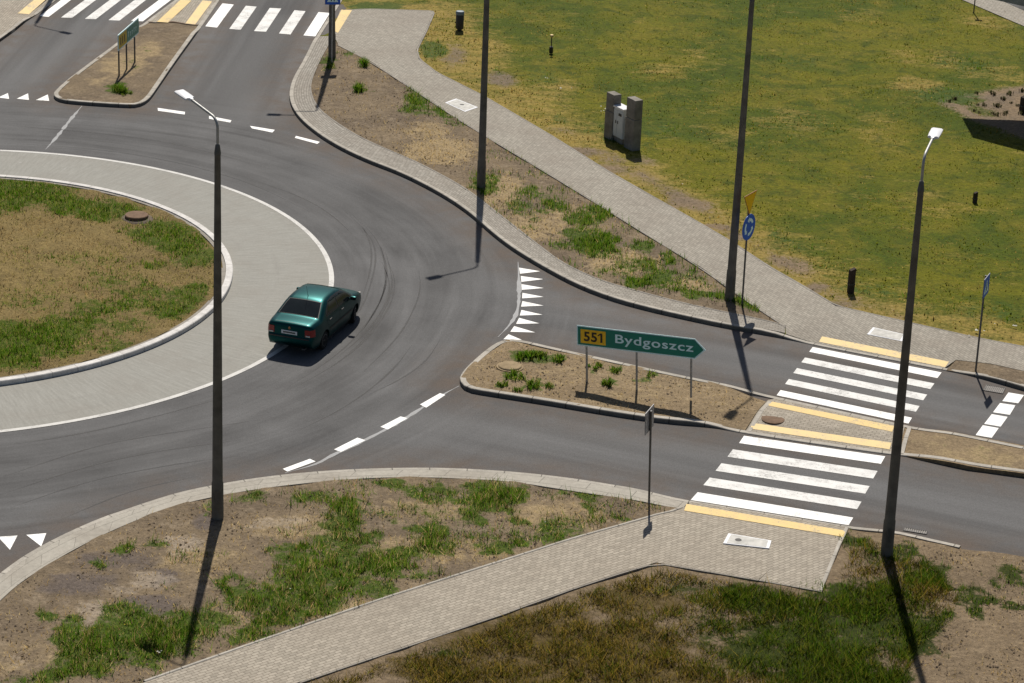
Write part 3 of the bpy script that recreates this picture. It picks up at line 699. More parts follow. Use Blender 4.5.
ne_green = blobset('ne_green', [(416, 104, 11, 10), (441, 111, 9, 5), (363, 62, 5, 4, .8), (359, 90, 5, 4, .9), (486, 183, 14, 9), (519, 206, 10, 8, .8), (527, 191, 8, 5, .8), (536, 215, 8, 5, .7), (558, 206, 12, 5), (604.5, 210, 12, 5), (587, 218.5, 16, 7), (584, 237, 16, 9), (597, 247, 18, 8), (607, 241, 12, 7), (641, 246, 9, 5), (669.5, 257, 9, 6), (642, 263, 9, 5), (659.5, 278.5, 15, 9), (637, 281, 10, 5), (624, 263, 10, 6, .7), (697, 293.5, 20, 4), (730, 299, 14, 4), (752, 304, 14, 5), (560, 245, 10, 5, .6), (615, 272, 16, 5, .6), (545, 195, 14, 5, .5), (690, 275, 12, 6, .6), (329, 62, 5, 8, .8), (349, 52, 6, 3, .8), (455, 122, 10, 4, .6), (410, 90, 6, 4, .6)])
ne_dry = blobset('ne_dry', [(440, 150, 40, 14), (500, 190, 30, 18), (540, 225, 40, 16, .9), (620, 262, 40, 14), (690, 286, 30, 8), (570, 215, 40, 12, .8), (425, 130, 25, 10, .8), (600, 225, 30, 8, .6)])
poly = G2(NE_IN) + G2(PATH_LO)[::-1]
o = cap('verge', poly, M['soil'], dz=-0.012, step=0.22, noise_z=0.02, attrs={'green': lambda q: blob_val(BLOBS['ne_green'], q), 'dry': lambda q: blob_val(BLOBS['ne_dry'], q)})
tag(o, 'dry earth verge with weeds between ring kerb and upper footpath', 'verge', kind='structure')
# paved path incl. the crossing plaza; its road edge lies just behind the kerb
ne_k = [(338.5, 45), (331, 36)]
plaza = [(785.5, 327), (786, 334), (812, 342.2), (944, 368.3), (956, 359.8), (990, 363.5), (1024, 371)]
dirE = np.array(pth[-1])-np.array(pth[-2]); dirE /= np.linalg.norm(dirE)
poly = [tuple(np.array(G2([(340, 10.5)])[0])), *pth[1:], tuple(np.array(pth[-1])+dirE*70)]
pl = G2(plaza); poly2 = poly + [tuple(np.array(pl[-1])+dirE*70)] + pl[::-1] + G2(PATH_LO)[::-1][1:] + G2([(332, 33.5)])
o = cap('footpath', poly2, M['pave'], dz=0.004, step=0.5, uvdir=np.array(G(700, 266))[:2]-np.array(G(500, 145))[:2])
tag(o, 'grey paved footpath along the far side of the ring', 'path', kind='structure')
wedge = [(946.5, 370), (956, 360.4), (990, 364), (1024, 371.5)]
wl = extend(G2(wedge), None, 70); kl = extend(G2([(946.5, 370.4), (983.4, 374.6), (1024, 385.2)]), None, 70)
o = cap('verge', wl + kl[::-1], M['soil'], dz=0.008, step=0.3, noise_z=0.008, attrs={'green': lambda q: np.zeros(len(q)), 'dry': lambda q: np.full(len(q), .1)})
tag(o, 'brown bare earth wedge beside the farther zebra', 'verge', kind='structure')
# kerbs
def kerb_line(P, wd, side, mat, name, label, za=0.006, step=0.5, smooth=2, depth=0.2):
    Q, t = resample(chaikin(P, smooth) if smooth else P, step)
    o = ribbon(name, (Q, t), offset(Q, wd*side), mat, za=za, depth=depth); 
    if label: tag(o, label, 'kerb', kind='structure')
    return o
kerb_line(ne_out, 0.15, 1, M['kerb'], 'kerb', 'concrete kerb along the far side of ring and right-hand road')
# paved band behind the ring kerb
nb_o = G2(NE_OUT[1:22]) + G2([(785, 335)]); nb_i = G2(NE_IN)
Qo, t = resample(chaikin(nb_o, 2), n=260); Qi, _ = resample(chaikin(nb_i, 2), n=260)
o = ribbon('kerb_band', (Qo+0.15*(Qi-Qo)/np.linalg.norm(Qi-Qo, axis=1)[:, None]*1.0, t), Qi, M['band'], za=0.003, depth=0.15, chamfer=0.001)
tag(o, 'narrow paved strip behind the far ring kerb', 'pavement', kind='structure')
kerb_line(nb_i, 0.07, 1, M['edging'], 'path_edging', 'thin edging stone behind the far paved strip', za=0.015, step=0.4)
kerb_line(G2(PATH_LO), 0.07, -1, M['edging'], 'path_edging', 'thin edging stone on the near side of the upper footpath', za=0.012, smooth=1)
kerb_line(pth, 0.07, 1, M['edging'], 'path_edging', 'thin edging stone between lawn and upper footpath', za=0.008, smooth=0)
def tactile(pts, label, lift_=.011):
    P = [np.array(G(*p)) for p in pts]
    n = 14; v = []
    for i in range(n+1):
        a = P[0]*(1-i/n)+P[1]*i/n; b = P[3]*(1-i/n)+P[2]*i/n
        for q in (a, b): v.append((q[0], q[1], zf(q[0], q[1])+lift_))
    o = mesh_obj('tactile_strip', v, [(2*i, 2*i+1, 2*i+3, 2*i+2) for i in range(n)], M['yellow'])
    bm = bmesh.new(); bm.from_mesh(o.data)
    if sum(f.normal.z for f in bm.faces) < 0: bmesh.ops.reverse_faces(bm, faces=bm.faces[:])
    bm.to_mesh(o.data); bm.free()
    tag(o, label, 'paving', kind='structure')
tactile([(822, 336.5), (949, 361.8), (945, 367.6), (819, 342)], 'yellow tactile strip beyond the farther zebra')
tactile([(769.4, 401.3), (894.5, 426.2), (892, 432), (767.2, 405.6)], 'yellow tactile strip on the median facing the farther zebra')
tactile([(753, 423.2), (891.5, 442.8), (889.5, 449.6), (749.8, 428.8)], 'yellow tactile strip on the median facing the nearer zebra')
tactile([(686.4, 504.9), (845.4, 531.7), (843.3, 537.9), (684, 511.5)], 'yellow tactile strip on the near pavement', .032)
tactile([(341.5, 9.8), (352, 10.3), (338, 33), (331.5, 30)], 'yellow tactile strip beside the blue sign at the upper crossing')
def ext_up(a, b, L):
    a, b = np.array(G(*a)), np.array(G(*b)); d = (b-a)/np.linalg.norm(b-a); return a+d*L
def tactile_w(bl, br, tl, L, label):
    A, B = np.array(G(*bl)), np.array(G(*br)); C = np.array(G(*tl)); d = (C-A)/np.linalg.norm(C-A)
    v = [(*p[:2], zf(*p[:2])+0.011) for p in (A, B, B+d*L, A+d*L)]
    o = mesh_obj('tactile_strip', v, [(0, 1, 2, 3)], M['yellow']); tag(o, label, 'paving', kind='structure')
tactile_w((157, 21.9), (168, 22.8), (180.5, 0), 4.0, 'yellow tactile strip on the left of the upper median')
tactile_w((185.4, 23.6), (195.2, 24.6), (203, 0), 4.0, 'yellow tactile strip on the right of the upper median')
tactile_w((17.6, 13.6), (29, 14.4), (34.5, 0), 4.0, 'yellow tactile strip at the top left pavement')

# far path and flower bed, top right
fp = R2([(961, -1), (1024, 26)]); fq = R2([(998, -1), (1024, 11)])
fpl = extend([tuple(G(961, -1)[:2]), tuple(G(1024, 26)[:2])], 40, 40); fql = extend([tuple(G(998, -1)[:2]), tuple(G(1024, 10.5)[:2])], 40, 40)
o = cap('footpath', fpl + fql[::-1], M['pave'], dz=-0.005, step=0.8, uvdir=np.array(fpl[1])-np.array(fpl[0]))
tag(o, 'straight grey path at the top right corner', 'path', kind='structure')
dq = np.array(fql[-1])-np.array(fql[0]); nn = np.array([-dq[1], dq[0]])/np.linalg.norm(dq)
if nn[1] < 0: nn = -nn
far2 = [tuple(np.array(p)+nn*12) for p in fql]
o = cap('road', [tuple(np.array(p)+nn*.05) for p in fql] + far2[::-1], M['asphalt'], dz=-0.012, step=1.0, attrs={'edge': lambda q: np.zeros(len(q)), 'wear': lambda q: np.zeros(len(q))})
tag(o, 'dark asphalt strip beyond the far path', 'road', kind='structure')

# ------------------------------------------------------------------ SETTING: median and splitter islands
isl = ei_lo[::-1] + ei_up
UPc = chaikin(ei_up, 1); LOc = chaikin(ei_lo, 1)
sp_blobs = blobset('east_green', [(531, 356, 20, 6), (558, 357, 8, 5), (514, 376, 10, 5), (503, 383, 6, 4), (533, 385, 8, 5), (520, 389, 5, 3), (549, 386, 7, 3), (596, 366, 8, 4, .8), (616, 370, 9, 4, .8), (608, 383, 6, 5, .8), (649, 373, 5, 4), (641, 380, 5, 3), (680, 388, 6, 3, .4)])
blobset('east_dry', [(560, 375, 40, 10, .5), (640, 395, 40, 9, .6), (710, 405, 30, 9, .5)])
blobset('east_dark', [(745, 405, 16, 12)])
mid_l = G2([(768, 401), (746.6, 431.2)]); mid_r = G2([(907.5, 426.2), (899.3, 454)])
def clip_poly(line_a, line_b, lo, hi):
    a = [p for p in line_a if lo <= p[0] <= hi]; b = [p for p in line_b if lo <= p[0] <= hi]; return a, b
eu = [p for p in ei_up if p[0] < mid_l[0][0]-.1]; el = [p for p in ei_lo if p[0] < mid_l[1][0]-.1]
poly = eu + [mid_l[0], mid_l[1]] + el[::-1]
def shrink(poly, d):
    P = np.array(poly); c = P.mean(0); 
    A = np.sum(P[:, 0]*np.roll(P[:, 1], -1)-np.roll(P[:, 0], -1)*P[:, 1])
    T = np.roll(P, -1, 0)-np.roll(P, 1, 0); T /= np.linalg.norm(T, axis=1)[:, None]
    N = np.c_[-T[:, 1], T[:, 0]]*(1 if A > 0 else -1); return [tuple(p) for p in P+N*d]
o = cap('splitter_island', shrink(poly, .06), M['sand'], dz=-0.008, step=0.16, noise_z=0.018, attrs={'green': lambda q: blob_val(BLOBS['east_green'], q), 'dry': lambda q: blob_val(BLOBS['east_dry'], q)})
tag(o, 'sandy splitter island under the green direction sign', 'island', kind='structure')
eu = [p for p in ei_up if mid_l[0][0] <= p[0] <= mid_r[0][0]+.05]; el = [p for p in ei_lo if mid_l[1][0] <= p[0] <= mid_r[1][0]]
poly = [mid_l[0]] + eu + [mid_r[0], mid_r[1]] + el[::-1] + [mid_l[1]]
poly = G2([(768, 400), (777, 398.2), (905, 425.8), (899, 453), (889, 452.8), (745, 431.8)])
o = cap('median_pavement', poly, M['pave_warm'], dz=0.004, step=0.3, uvdir=np.array(mid_r[0])-np.array(mid_l[0]))
tag(o, 'paved refuge of the median between the two zebras', 'pavement', kind='structure')
eu = [p for p in ei_up if p[0] > mid_r[0][0]+.1]; el = [p for p in ei_lo if p[0] > mid_r[1][0]+.1]
poly = [mid_r[0]] + eu + el[::-1] + [mid_r[1]]
blobset('med_dry', [(990, 455, 60, 8, .8), (930, 440, 30, 8, .5)])
o = cap('median', shrink(poly, .06), M['sand'], dz=-0.008, step=0.3, noise_z=0.012, attrs={'green': lambda q: .18+0*q[:, 0], 'dry': lambda q: blob_val(BLOBS['med_dry'], q)})
tag(o, 'earth filled median running on to the right edge', 'median', kind='structure')
loop = [p for p in ei_up][::-1] + ei_lo
Q, t = resample(chaikin(loop, 2), 0.3)
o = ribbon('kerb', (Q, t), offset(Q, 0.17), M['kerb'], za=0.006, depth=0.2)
tag(o, 'concrete kerb around the right-hand splitter island and median', 'kerb', kind='structure')
for (a, b, nm) in ((mid_l[0], mid_l[1], 'left'), (mid_r[0], mid_r[1], 'right')):
    Q, t = resample([a, b], 0.3); o = ribbon('path_edging', (Q, t), offset(Q, 0.12), M['kerb'], za=0.012)
    tag(o, 'edging stone at the %s end of the paved refuge' % nm, 'kerb', kind='structure')
# upper splitter
poly = ni_l[1:] + ni_r[:-1]
bl, br = G2([(147.6, 22.3), (197.7, 25.3)])
blobset('north_green', [(117, 88, 8, 7), (124, 92, 10, 5, .7), (126, 62, 8, 3, .6), (138, 67, 6, 3, .6), (145, 49, 6, 3, .6), (107, 92, 6, 3, .4)])
blobset('north_dry', [(125, 65, 26, 14, .9), (150, 50, 16, 10, .9), (100, 82, 14, 7, .7)])
dirt = [bl] + [p for p in ni_l if p[1] < bl[1]] + [p for p in ni_r if p[1] < br[1]] + [br]
o = cap('splitter_island', shrink(dirt, .06), M['soil'], dz=-0.006, step=0.22, noise_z=0.015, attrs={'green': lambda q: blob_val(BLOBS['north_green'], q), 'dry': lambda q: blob_val(BLOBS['north_dry'], q)})
tag(o, 'earth splitter island under the small green and yellow sign', 'island', kind='structure')
top = [bl, br] + [p for p in ni_r if p[1] > br[1]] + [p for p in ni_l if p[1] > bl[1]]
o = cap('median_pavement', top, M['pave_warm'], dz=0.002, step=0.5, uvdir=d1)
tag(o, 'paved refuge of the upper splitter island', 'pavement', kind='structure')
Q, t = resample(chaikin(ni_l + ni_r, 2), 0.3)
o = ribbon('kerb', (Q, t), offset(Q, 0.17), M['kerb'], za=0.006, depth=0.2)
tag(o, 'concrete kerb around the upper splitter island', 'kerb', kind='structure')
Q, t = resample([bl, br], 0.3); o = ribbon('path_edging', (Q, t), offset(Q, 0.10), M['rust'], za=0.010); tag(o, 'edging at the front of the upper refuge paving', 'kerb', kind='structure')
# upper left pavement
poly = nw_out + [(nw_out[-1][0]-60, nw_out[-1][1]), (nw_out[0][0]-10, nw_out[0][1]+30)]
o = cap('pavement', poly, M['pave_warm'], dz=0.0, step=0.6, uvdir=d1)
tag(o, 'paved corner at the top left', 'pavement', kind='structure')
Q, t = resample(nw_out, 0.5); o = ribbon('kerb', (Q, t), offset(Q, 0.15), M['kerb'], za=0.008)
tag(o, 'concrete kerb of the top left pavement', 'kerb', kind='structure')

# ------------------------------------------------------------------ SETTING: southern block
s_green = blobset('s_green', [(125, 548, 10, 5), (101, 566.5, 8, 4), (156, 544, 5, 4), (224, 578, 6, 4), (50, 614, 8, 7), (66, 624, 7, 6), (72, 642, 15, 10), (66, 653, 8, 6), (122, 612, 15, 9), (108, 634, 24, 13), (140, 632, 28, 17), (155, 652, 22, 12), (200, 622, 30, 12), (180, 645, 24, 10, .8), (237, 595, 18, 10), (57, 672, 18, 9), (83, 665, 20, 10), (110, 655, 26, 10), (240, 640, 12, 5), (263, 632, 16, 10), (271, 600, 20, 13), (306, 580, 26, 13), (331, 577, 22, 10), (318, 595, 26, 13), (290, 612, 24, 12), (356, 562, 24, 15), (306, 557, 14, 8), (341, 519, 18, 12), (349, 539, 12, 8), (374, 537, 8, 5), (386, 567, 16, 10), (411, 554, 14, 9), (436, 532, 19, 9), (441, 547, 15, 8), (474, 517, 15, 6), (496, 547, 12, 5), (281, 557, 13, 12, .8), (481, 539, 14, 7, .7), (486, 492, 22, 7), (494, 502, 20, 7), (441, 490, 10, 5), (318, 497, 16, 6, .9), (386, 484, 14, 4), (344, 502, 16, 7, .9), (416, 492, 14, 6, .9), (451, 502, 16, 5, .9), (248, 499, 13, 5, .8), (208, 509, 9, 4, .8), (514, 495, 11, 8), (569, 492, 5, 3), (592, 498, 9, 5), (585, 507, 7, 4), (517, 516, 9, 6), (562, 527, 22, 8, .8), (553, 536, 8, 5), (623, 514, 10, 3), (516, 547, 8, 6), (330, 545, 18, 9, .7), (420, 512, 20, 6, .55), (390, 515, 18, 6, .5), (362, 590, 30, 8, .8), (530, 540, 16, 5, .6), (600, 520, 16, 4, .5), (425, 570, 18, 4, .6), (20, 683, 30, 6, .7)])
s_dry = blobset('s_dry', [(200, 560, 60, 20, .7), (60, 660, 60, 25, .6), (250, 620, 60, 20, .6), (450, 550, 80, 16, .8), (560, 515, 60, 16, .8), (350, 610, 80, 10, .8), (300, 530, 60, 16, .8), (430, 510, 60, 14, .7), (20, 660, 30, 20, .6)])
blobset('s_ash', [(80, 585, 34, 14), (120, 560, 40, 12, .8), (205, 522, 14, 10), (170, 575, 14, 9), (150, 605, 30, 10), (60, 640, 14, 8, .6), (340, 515, 20, 6, .5), (40, 625, 16, 10, .5)])
blobset('s_grit', [(150, 578, 26, 7), (95, 612, 20, 10), (185, 545, 24, 8), (270, 525, 28, 8, .8), (20, 660, 24, 12, .5), (120, 590, 20, 6, .7), (80, 625, 22, 6, .8), (300, 522, 16, 5, .8)])
rough_green = blobset('rough_green', [(853, 540, 14, 9), (903, 552, 12, 10), (876, 560, 14, 7, .8), (933, 568, 14, 9), (938, 582, 12, 7), (966, 590, 10, 7), (973, 600, 16, 8), (993, 600, 16, 6), (971, 612, 12, 5), (943, 617, 8, 6), (1016, 577, 16, 11), (993, 582, 10, 6), (838, 587, 14, 9), (918, 577, 14, 7), (1018, 607, 8, 4), (850, 620, 60, 34), (800, 650, 90, 36), (900, 630, 40, 30), (760, 600, 50, 16), (700, 590, 40, 12, .55), (880, 590, 30, 14, .8), (720, 640, 40, 30, .6), (930, 625, 20, 8, .9), (450, 655, 14, 6, .7), (690, 620, 40, 14, .4), (985, 660, 10, 4, .4), (866, 680, 60, 14), (600, 590, 30, 6, .4)])
rough_dry = blobset('rough_dry', [(560, 640, 140, 34), (450, 670, 80, 16), (640, 600, 60, 18), (720, 660, 60, 24, .7), (600, 675, 160, 20), (860, 600, 20, 6, .6)])
s_line = s_out + s_edge
sup = G2(S_PATH_UP); dS = np.array(sup[0])-np.array(sup[1]); dS /= np.linalg.norm(dS)
slo = G2(S_PATH_LO)
far_a = np.array(sup[0])+dS*30
# one sheet of earth: left part verge, right part rough ground, the path lies on top of it
dL0 = np.array(slo[0])-np.array(slo[1]); dL0 /= np.linalg.norm(dL0)
rg = [tuple(np.array(slo[0])+dL0*30)] + slo + G2([(850, 526.6), (880, 528.8), (920, 536.5), (960.7, 545.5)]) + s_edge
poly = rg + [(rg[-1][0], 15), (rg[0][0], 15)]
o = cap('rough_ground', poly, M['rough'], dz=-0.008, step=0.22, noise_z=0.02, attrs={'green': lambda q: blob_val(BLOBS['rough_green'], q), 'dry': lambda q: blob_val(BLOBS['rough_dry'], q)})
tag(o, 'rough ground with dark grass and bare earth on the near side', 'ground', kind='structure')
sin_ = G2(S_IN); 
sin_e = extend(sin_, 12, None)
poly = sin_e + sup[::-1][1:] + [tuple(far_a)]
o = cap('verge', poly, M['soil'], dz=0.0, step=0.18, noise_z=0.022, skirt=0.3, attrs={'green': lambda q: blob_val(BLOBS['s_green'], q), 'dry': lambda q: blob_val(BLOBS['s_dry'], q), 'ash': lambda q: blob_val(BLOBS['s_ash'], q), 'grit': lambda q: blob_val(BLOBS['s_grit'], q)})
tag(o, 'weedy earth verge between the near kerb and the lower footpath', 'verge', kind='structure')
dL = np.array(slo[0])-np.array(slo[1]); dL /= np.linalg.norm(dL)
poly = [tuple(np.array(slo[0])+dL*30)] + slo + G2([(691, 502.6), (683, 508.5)]) + sup[::-1][1:] + [tuple(far_a)]
o = cap('footpath', poly, M['pave_warm'], dz=0.022, step=0.4, uvdir=np.array(sup[-1])-np.array(sup[0]), skirt=0.3)
tag(o, 'beige paved footpath leading up to the nearer zebra', 'path', kind='structure')
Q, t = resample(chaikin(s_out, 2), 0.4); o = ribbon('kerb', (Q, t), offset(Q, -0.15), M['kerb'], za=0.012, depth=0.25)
tag(o, 'concrete kerb along the near side of ring and right-hand road', 'kerb', kind='structure')
so_ = extend(G2(S_OUT[:17]), 12, None)
Qo, t = resample(chaikin(so_, 2), n=260); Qi, _ = resample(chaikin(sin_e, 2), n=260)
D = (Qi-Qo)/np.linalg.norm(Qi-Qo, axis=1)[:, None]
o = ribbon('kerb_band', (Qo+0.15*D, t), Qi, M['slab'], za=0.010, depth=0.2, chamfer=0.001)
tag(o, 'pale slab strip behind the near ring kerb', 'pavement', kind='structure')
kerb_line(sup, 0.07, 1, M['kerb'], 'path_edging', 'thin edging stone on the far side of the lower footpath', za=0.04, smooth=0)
kerb_line(slo[:-1], 0.06, -1, M['edging'], 'path_edging', 'thin edging stone on the near side of the lower footpath', za=0.026, smooth=0)
kerb_line(slo[-2:], 0.09, 1, M['kerb'], 'path_edging', 'edging stone at the right end of the near pavement', za=0.030, smooth=0)

# ------------------------------------------------------------------ grass blades (uncountable ground cover)
def blades(name, P, h, wd, col, label, lean=0.6, jit=0.22, cat='grass'):
    n = len(P)
    if n == 0: return
    h = np.broadcast_to(h, (n,))*rng.gamma(5, .2, n); wd = np.broadcast_to(wd, (n,))*rng.uniform(.7, 1.3, n)
    a = rng.uniform(0, 2*np.pi, n); b = rng.uniform(0, 2*np.pi, n); ln = rng.uniform(.1, 1, n)*lean*h
    wx, wy = np.cos(a)*wd/2, np.sin(a)*wd/2
    V = np.empty((n, 3, 3), np.float32)
    V[:, 0] = P + np.c_[-wx, -wy, np.full(n, -.01)]; V[:, 1] = P + np.c_[wx, wy, np.full(n, -.01)]
    V[:, 2] = P + np.c_[np.cos(b)*ln, np.sin(b)*ln, h]
    me = bpy.data.meshes.new(name); me.vertices.add(3*n); me.vertices.foreach_set('co', V.ravel())
    me.loops.add(3*n); me.loops.foreach_set('vertex_index', np.arange(3*n, dtype=np.int32))
    me.polygons.add(n); me.polygons.foreach_set('loop_start', np.arange(0, 3*n, 3, dtype=np.int32))
    me.update(calc_edges=True)
    C = np.ones((n, 4), np.float32); C[:, :3] = np.clip(col*rng.uniform(1-jit, 1+jit, (n, 1)), 0, 1)
    at = me.attributes.new('col', 'FLOAT_COLOR', 'POINT'); at.data.foreach_set('color', np.repeat(C, 3, axis=0).ravel())
    me.materials.append(M['blade'])
    me.polygons.foreach_set('use_smooth', np.ones(n, bool))
    N_ = np.c_[rng.normal(0, .22, n), rng.normal(0, .22, n), np.ones(n)]; N_ /= np.linalg.norm(N_, axis=1)[:, None]
    me.normals_split_custom_set_from_vertices(np.repeat(N_, 3, axis=0).tolist())
    o = link(bpy.data.objects.new(name, me)); tag(o, label, cat, kind='stuff'); return o
GREENS = np.array([(0.036, 0.088, 0.004), (0.058, 0.110, 0.008), (0.024, 0.064, 0.003), (0.085, 0.122, 0.014), (0.046, 0.084, 0.008), (0.105, 0.115, 0.020)])
STRAW = np.array([(0.30, 0.22, 0.10), (0.24, 0.165, 0.07), (0.34, 0.265, 0.14), (0.20, 0.14, 0.07)])
def pick(pal, n): return pal[rng.integers(0, len(pal), n)]
def in_blobs(B, density, spread=1.35):
    """random points thick in the blob middles, thin at their rims, gathered in tufts"""
    out = []
    for x, y, rx, ry, wg in B:
        m = int(math.pi*rx*ry*density*wg)
        if m < 1: m = 1
        m = int(m*1.3); nt_ = max(3, m//9); tr = np.sqrt(rng.uniform(0, 1, nt_)); ta = rng.uniform(0, 2*np.pi, nt_)
        cx, cy = x+rx*spread*tr*np.cos(ta), y+ry*spread*tr*np.sin(ta)
        k = rng.integers(0, nt_, m); out.append(np.c_[cx[k]+rng.normal(0, .07, m), cy[k]+rng.normal(0, .07, m)])
    xy = np.concatenate(out); return xy[blob_val(B, xy)*(.85+.55*pnoise(xy[:, 0], xy[:, 1], 2.9, 6.)+.35*pnoise(xy[:, 0], xy[:, 1], 6.5, 2.)) > rng.uniform(.08, .95, len(xy))]
def lift(xy, dz=0.0): return np.c_[xy, np.array([zf(*p) for p in xy])+dz]
def rand_in(poly, density):
    P = np.array(poly); lo, hi = P.min(0), P.max(0); lo = np.maximum(lo, (-27, 48)); hi = np.minimum(hi, (27, 124))
    n = int(np.prod(hi-lo)*density); xy = rng.uniform(lo, hi, (n, 2)); return xy[inside(P, xy)]

# southern verge
sv_poly = sin_e + sup[::-1][1:] + [tuple(far_a)]
xy = in_blobs(s_green, 560); xy = xy[inside(sv_poly, xy)]
ex_ = rand_in(sv_poly, 150); ek = (pnoise(ex_[:, 0], ex_[:, 1], 1.1, 2.)+.5*pnoise(ex_[:, 0], ex_[:, 1], 3.1, 5.) > .25) & (ex_[:, 0] > -7.5+2*pnoise(ex_[:, 0], ex_[:, 1], .7)) ; xy = np.concatenate([xy, ex_[ek]])
blades('grass', lift(xy, .0), np.clip(.11+.09*pnoise(xy[:, 0], xy[:, 1], 1.3)+.06*pnoise(xy[:, 0], xy[:, 1], 4.3, 3.), .03, .27), .020, np.where((rng.uniform(0, 1, len(xy)) < .16)[:, None], pick(STRAW, len(xy))*.8, pick(GREENS, len(xy)))*(1+.30*pnoise(xy[:, 0], xy[:, 1], 2.2, 7.))[:, None], 'green grass and weeds growing in patches on the near verge', lean=1.0, jit=.35)
xy = rand_in(sv_poly, 130); g = blob_val(s_dry, xy); keep = rng.uniform(0, 1, len(xy)) < .25+.75*g; xy = xy[keep]
blades('dry_grass', lift(xy), .06, .022, pick(STRAW, len(xy)), 'dry straw scattered over the near verge', lean=1.6)
# flowers: dandelions and tiny pale blooms
def heads(name, xy, z, s, col, label):
    v, f = [], []
    for (x, y), zz in zip(xy, z):
        k = len(v); r_ = s*rng.uniform(.6, 1.3)
        for q in range(5): v.append((x+r_*math.cos(q*1.2566), y+r_*math.sin(q*1.2566), zz))
        v.append((x, y, zz+r_*.6)); f += [(k+q, k+(q+1) % 5, k+5) for q in range(5)]
    o = mesh_obj(name, v, f, col); tag(o, label, 'flowers', kind='stuff')
M['petal_y'] = simple('yellow_petals', (0.55, 0.40, 0.02), 0.7); M['petal_w'] = simple('white_petals', (0.62, 0.60, 0.52), 0.7)
fy = blobset('fy', [(128, 626, 7, 6), (96, 632, 5, 7), (22, 668, 8, 4), (446, 521, 6, 3), (240, 650, 8, 2)])
xy = in_blobs(fy, 34); heads('yellow_flowers', xy, [zf(*p)+.14 for p in xy], .022, M['petal_y'], 'small yellow flowers among the verge weeds')
fw_ = blobset('fwb', [(140, 600, 22, 8, .5), (150, 655, 40, 10, .6), (230, 585, 16, 6, .4), (190, 575, 16, 6, .5), (300, 585, 30, 8, .3), (545, 525, 22, 8, .6), (120, 640, 26, 10, .5)])
xy = in_blobs(fw_, 9); heads('white_flowers', xy, [zf(*p)+.12 for p in xy], .022, M['petal_w'], 'tiny pale flowers dotted over the near verge')
# north-east verge
nv_poly = G2(NE_IN) + G2(PATH_LO)[::-1]
xy = in_blobs(ne_green, 330); ex_ = rand_in(nv_poly, 55); ek = (pnoise(ex_[:, 0], ex_[:, 1], 1.3, 7.)+.6*pnoise(ex_[:, 0], ex_[:, 1], 3.3, 2.) > .2) & (ex_[:, 0] > -1.5); xy = np.concatenate([xy, ex_[ek]]); xy = xy[inside(nv_poly, xy)]
blades('grass', lift(xy, -.01), .13, .028, pick(GREENS, len(xy)), 'green weeds in patches on the verge beyond the ring')
xy = rand_in(nv_poly, 80); g = blob_val(ne_dry, xy); xy = xy[rng.uniform(0, 1, len(xy)) < .2+.8*g]
blades('dry_grass', lift(xy, -.01), .07, .028, pick(STRAW, len(xy)), 'dry straw on the verge beyond the ring', lean=1.6)
# central island
isl_poly = arc(R_ISLE-.45, n=90)[:-1]
xy = in_blobs(BLOBS['isle'], 340); xy = xy[inside(isl_poly, xy)]
blades('grass', np.c_[xy, np.full(len(xy), .10)], .09, .026, pick(GREENS, len(xy)), 'green grass patches on the central island')
xy = rand_in(isl_poly, 130); dry_c = np.where((pnoise(xy[:, 0], xy[:, 1], .9, 2.) > .15)[:, None], pick(STRAW, len(xy))*.72, pick(STRAW, len(xy))*np.array([.62, .72, .55]))
blades('dry_grass', np.c_[xy, np.full(len(xy), .10)], .065, .026, dry_c, 'dry tan grass covering the central island', lean=1.5)
# east splitter straw
es_poly = [p for p in ei_up if p[0] < mid_l[0][0]] + [mid_l[0], mid_l[1]] + [p for p in ei_lo if p[0] < mid_l[1][0]][::-1]
xy = rand_in(shrink(es_poly, .25), 70)
blades('dry_grass', lift(xy, 0), .04, .02, pick(STRAW, len(xy)), 'dry straw on the sandy splitter island', lean=2.2)
# rough ground: long grass
rough_poly = G2([(300, 700), (345, 672), (420, 648), (520, 612), (600, 586), (656, 569), (724, 580), (822, 597), (840, 570), (852, 536), (900, 548), (940, 572), (960, 600), (946, 625), (915, 650), (905, 700)])
xy = rand_in(rough_poly, 1000)
v1 = pnoise(xy[:, 0], xy[:, 1], .8, 1.); v2 = pnoise(xy[:, 0], xy[:, 1], 2.3, 4.)
gm = blob_val(rough_green, xy); xx = gm + .35*v2 + .2*v1
OLIVE = np.array([(0.085, 0.068, 0.010), (0.120, 0.086, 0.014), (0.045, 0.036, 0.008), (0.165, 0.112, 0.024), (0.060, 0.066, 0.008)])
DKGR = np.array([(0.024, 0.052, 0.003), (0.040, 0.066, 0.004), (0.060, 0.074, 0.007), (0.016, 0.034, 0.002), (0.085, 0.085, 0.012)])
colr = np.where((xx+rng.normal(0, .22, len(xy)) > .45)[:, None], pick(DKGR, len(xy)), pick(OLIVE, len(xy)))*(1+.35*pnoise(xy[:, 0], xy[:, 1], 3.7, 9.))[:, None]
keep = (v1*.5+v2*.7 > -.50) | (rng.uniform(0, 1, len(xy)) < .45)
dpath = seg_dist(xy, [slo]); keep &= (dpath > .35+.25*v2)
xy, colr, v1, v2 = xy[keep], colr[keep], v1[keep], v2[keep]
blades('long_grass', lift(xy, -.03), np.clip(.13+.08*v1+.09*v2, .04, .34), .020, colr, 'long dark olive grass below the lower footpath', lean=1.7, jit=.45)
xy = in_blobs(rough_green[:16], 380)
blades('grass', lift(xy, -.03), .12, .024, pick(GREENS, len(xy))*.85, 'green weeds on the rough ground at the lower right')
rr = G2([(850, 535), (960, 550), (1024, 560), (1040, 700), (900, 700), (930, 640), (960, 605), (900, 560)])
xy = rand_in(rr, 130); blades('dry_grass', lift(xy, -.03), .05, .024, pick(STRAW, len(xy)), 'dry straw on the bare ground at the lower right', lean=1.8)
